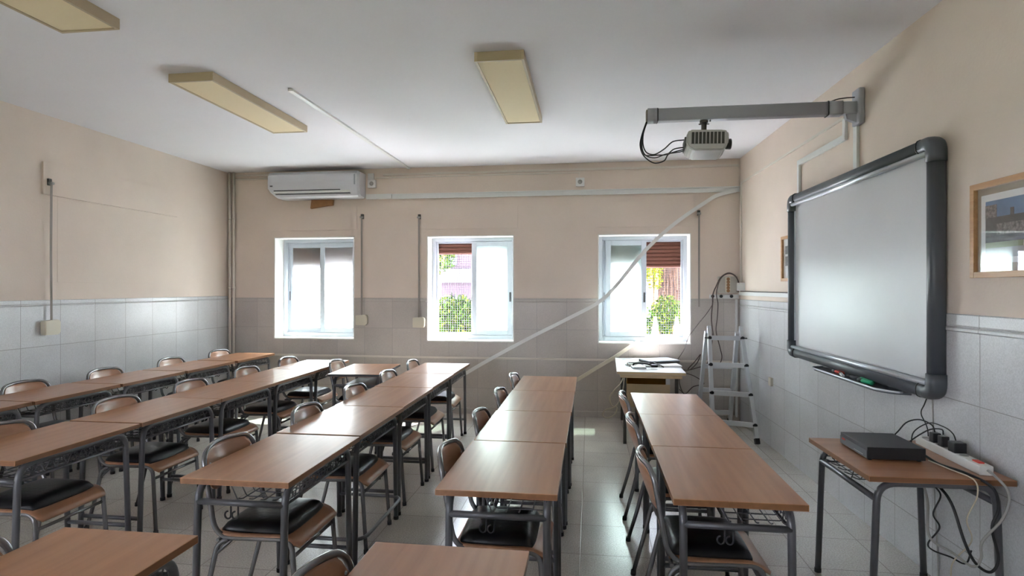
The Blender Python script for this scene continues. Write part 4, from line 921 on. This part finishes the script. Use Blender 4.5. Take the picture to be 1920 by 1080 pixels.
for p in (TL, TR):
    MB().prism([(-0.035, -0.09), (0.035, -0.09), (0.03, -0.01), (0.012, 0.045), (-0.006, 0.05), (-0.028, 0.0)], 'X', -0.019, 0.019, bev=0.004).build('hinge', M['boardlight'], ld, loc=p - O)
for p, s_ in ((mixv(TL, FL, 1.02), -1), (mixv(TR, FR, 1.02), 1)):
    MB().tube([p - O, p - O + Vector((s_ * 0.05, 0, 0))], 0.007, 8).build('latch_pin', M['darkgrey'], ld)

# ------------------------------------------------------------------ outdoors seen through the windows
gd = mat('sunny_concrete', (0.62, 0.60, 0.64), 0.9, noise=(1.5, 0.1))
g = MB().box((-60, 7.33, -0.6), (60, 60, -0.5)).build('ground', gd); tag(g, 'pale concrete yard outside the windows', kind='structure')
g = MB().box((-60, -30, -0.6), (30, 7.32, -0.5)).build('ground', mat('lawn_green', (0.06, 0.09, 0.03), 0.9)); tag(g, 'lawn beside and behind the classroom', kind='structure')
def leafy(name, label, cat, c, rad, n, size, cols, stem=True):
    t = thing(name, label, cat, (c[0], c[1], -0.5))
    rnd = random.Random(sum(map(ord, name + label)))
    b = bmesh.new()
    for k in range(n):
        while True:
            p = Vector((rnd.uniform(-1, 1), rnd.uniform(-1, 1), rnd.uniform(-1, 1)))
            if 0.3 < p.length < 1: break
        p = Vector((p.x * rad[0], p.y * rad[1], c[2] + 0.5 + p.z * rad[2]))
        d = Vector((rnd.uniform(-1, 1), rnd.uniform(-1, 1), rnd.uniform(-0.2, 1.2))).normalized(); e = d.cross(Vector((rnd.uniform(-1, 1), rnd.uniform(-1, 1), rnd.uniform(-1, 1)))).normalized()
        s_ = size * rnd.uniform(0.6, 1.3)
        vs = [b.verts.new(p), b.verts.new(p + d * s_ * 0.5 + e * s_ * 0.22), b.verts.new(p + d * s_), b.verts.new(p + d * s_ * 0.5 - e * s_ * 0.22)]
        f = b.faces.new(vs); f.material_index = rnd.randrange(len(cols))
    q = MB(); q._merge(b); o = q.build('foliage', cols, t); o['kind'] = 'stuff'
    if stem:
        mb = MB()
        for k in range(5):
            a = k * 1.3; mb.tube(smooth([(0.05 * math.cos(a), 0.05 * math.sin(a), 0), (0.2 * rad[0] * math.cos(a), 0.2 * rad[1] * math.sin(a), (c[2] + 0.5) * 0.6), (0.5 * rad[0] * math.cos(a), 0.5 * rad[1] * math.sin(a), c[2] + 0.5 + 0.4 * rad[2])], 5), 0.025, 6)
        mb.build('stem', M['hardboard'], t)
    return t
lg = [mat('leaf_light_green', (0.022, 0.050, 0.005), 0.9, spec=0.03), mat('leaf_green', (0.006, 0.018, 0.003), 0.9, spec=0.03), mat('leaf_yellow_green', (0.050, 0.068, 0.008), 0.9, spec=0.03)]
yg = [mat('leaf_yellow', (0.075, 0.075, 0.004), 0.9, spec=0.03), mat('leaf_lime', (0.06, 0.09, 0.006), 0.9, spec=0.03)]
leafy('shrub', 'bright green bush outside the middle window', 'bush', (-2.30, 9.9, 0.30), (1.0, 0.6, 1.12), 12000, 0.10, lg)
leafy('shrub', 'round green bush behind the mesh of the right window', 'bush', (1.42, 11.0, 0.50), (0.46, 0.45, 0.90), 6000, 0.075, lg)
leafy('shrub', 'green hedge plant seen dimly outside the left window', 'bush', (-4.9, 9.6, 0.3), (1.1, 0.5, 0.8), 3000, 0.13, lg)
leafy('tree_branch', 'light green tree crown at the top left of the middle window', 'tree', (-3.45, 12.6, 2.35), (0.50, 0.5, 0.55), 1200, 0.10, lg)
leafy('flowering_tree', 'yellow-green foliage at the top of the right window view', 'tree', (1.28, 11.8, 2.0), (0.19, 0.3, 0.55), 900, 0.08, yg)
# palm with a skirt of dry fronds
pt = thing('palm_tree', 'palm trunk with a shaggy orange-brown skirt of dry fronds outside the right window', 'palm tree', (1.86, 12.5, -0.5))
pr = [(0.16, 0.0), (0.13, 1.0), (0.13, 1.6), (0.34, 1.75), (0.42, 2.2), (0.44, 3.2), (0.35, 4.4), (0.1, 4.8)]
MB().lathe(pr, (0, 0, 0), 'Z', 20).build('trunk', mat('palm_skirt_brown', (0.036, 0.016, 0.008), 0.9, noise=(7, 0.4)), pt)
mb = MB(); rnd = random.Random(3)
for k in range(420):
    a = rnd.uniform(0, 2 * math.pi); z = rnd.uniform(1.9, 4.6); r0 = 0.40 + rnd.uniform(0, 0.07); ln = rnd.uniform(0.3, 0.8); a2 = a + rnd.uniform(-0.1, 0.1)
    mb.tube([(r0 * math.cos(a), r0 * math.sin(a), z), (r0 * math.cos(a2) * 1.04, r0 * math.sin(a2) * 1.04, max(1.4, z - ln))], rnd.uniform(0.006, 0.014), 4, cap=False)
o = mb.build('dry_fronds', mat('dry_frond', (0.058, 0.027, 0.014), 0.9), pt); o['kind'] = 'stuff'
# buildings behind
pinkm = mat('pink_brick', (0.036, 0.022, 0.029), 0.9, noise=(6, 0.1)); whm = mat('white_render', (0.075, 0.072, 0.082), 0.9)
bd = thing('building', 'pale pink building with white bands outside the middle window', 'building', (-5.5, 22, -0.5))
MB().box((-4.5, 0, 0), (3.5, 4, 7)).build('wall', pinkm, bd)
for z in (2.25, 4.0): MB().box((-4.6, -0.15, z), (3.6, 0.02, z + 0.55)).build('band', whm, bd)
dg = mat('dull_violet_glass', (0.010, 0.008, 0.014), 0.3)
for z in (1.0, 2.95, 4.9):
    for k in range(6): MB().box((-4.0 + k * 1.25, -0.04, z), (-3.35 + k * 1.25, 0.02, z + 0.75)).build('window', dg, bd)
bd2 = thing('building', 'white-shuttered wall with horizontal lines outside the right window', 'building', (3.0, 16.0, -0.5))
mb = MB()
for k in range(30): mb.box((-3.0, -0.02 * (k % 2), 0.9 + k * 0.12), (3.0, 0.1, 0.9 + k * 0.12 + 0.105), 0.004)
mb.build('slatted_wall', whm, bd2)
MB().box((-3.0, -0.02, 0), (3.0, 0.1, 0.9)).build('plinth', whm, bd2)
for i, x in enumerate((1.03, 1.36)):
    mb = MB(); mb.prism([(-0.13, 0), (0.13, 0), (0.02, 0.75), (-0.02, 0.75)], 'Y', -0.02, 0.02)
    tag(mb.build('fence_picket', whm, loc=(x, 9.3, 0.35)), ['white pointed board outside the right window, left of the two', 'white pointed board outside the right window, right of the two'][i], 'board', 'pointed white boards outside')
tag(MB().box((0.5, 9.33, -0.5), (2.2, 9.37, 0.42)).build('garden_wall', whm), 'low white wall carrying the pointed boards outside', 'wall')
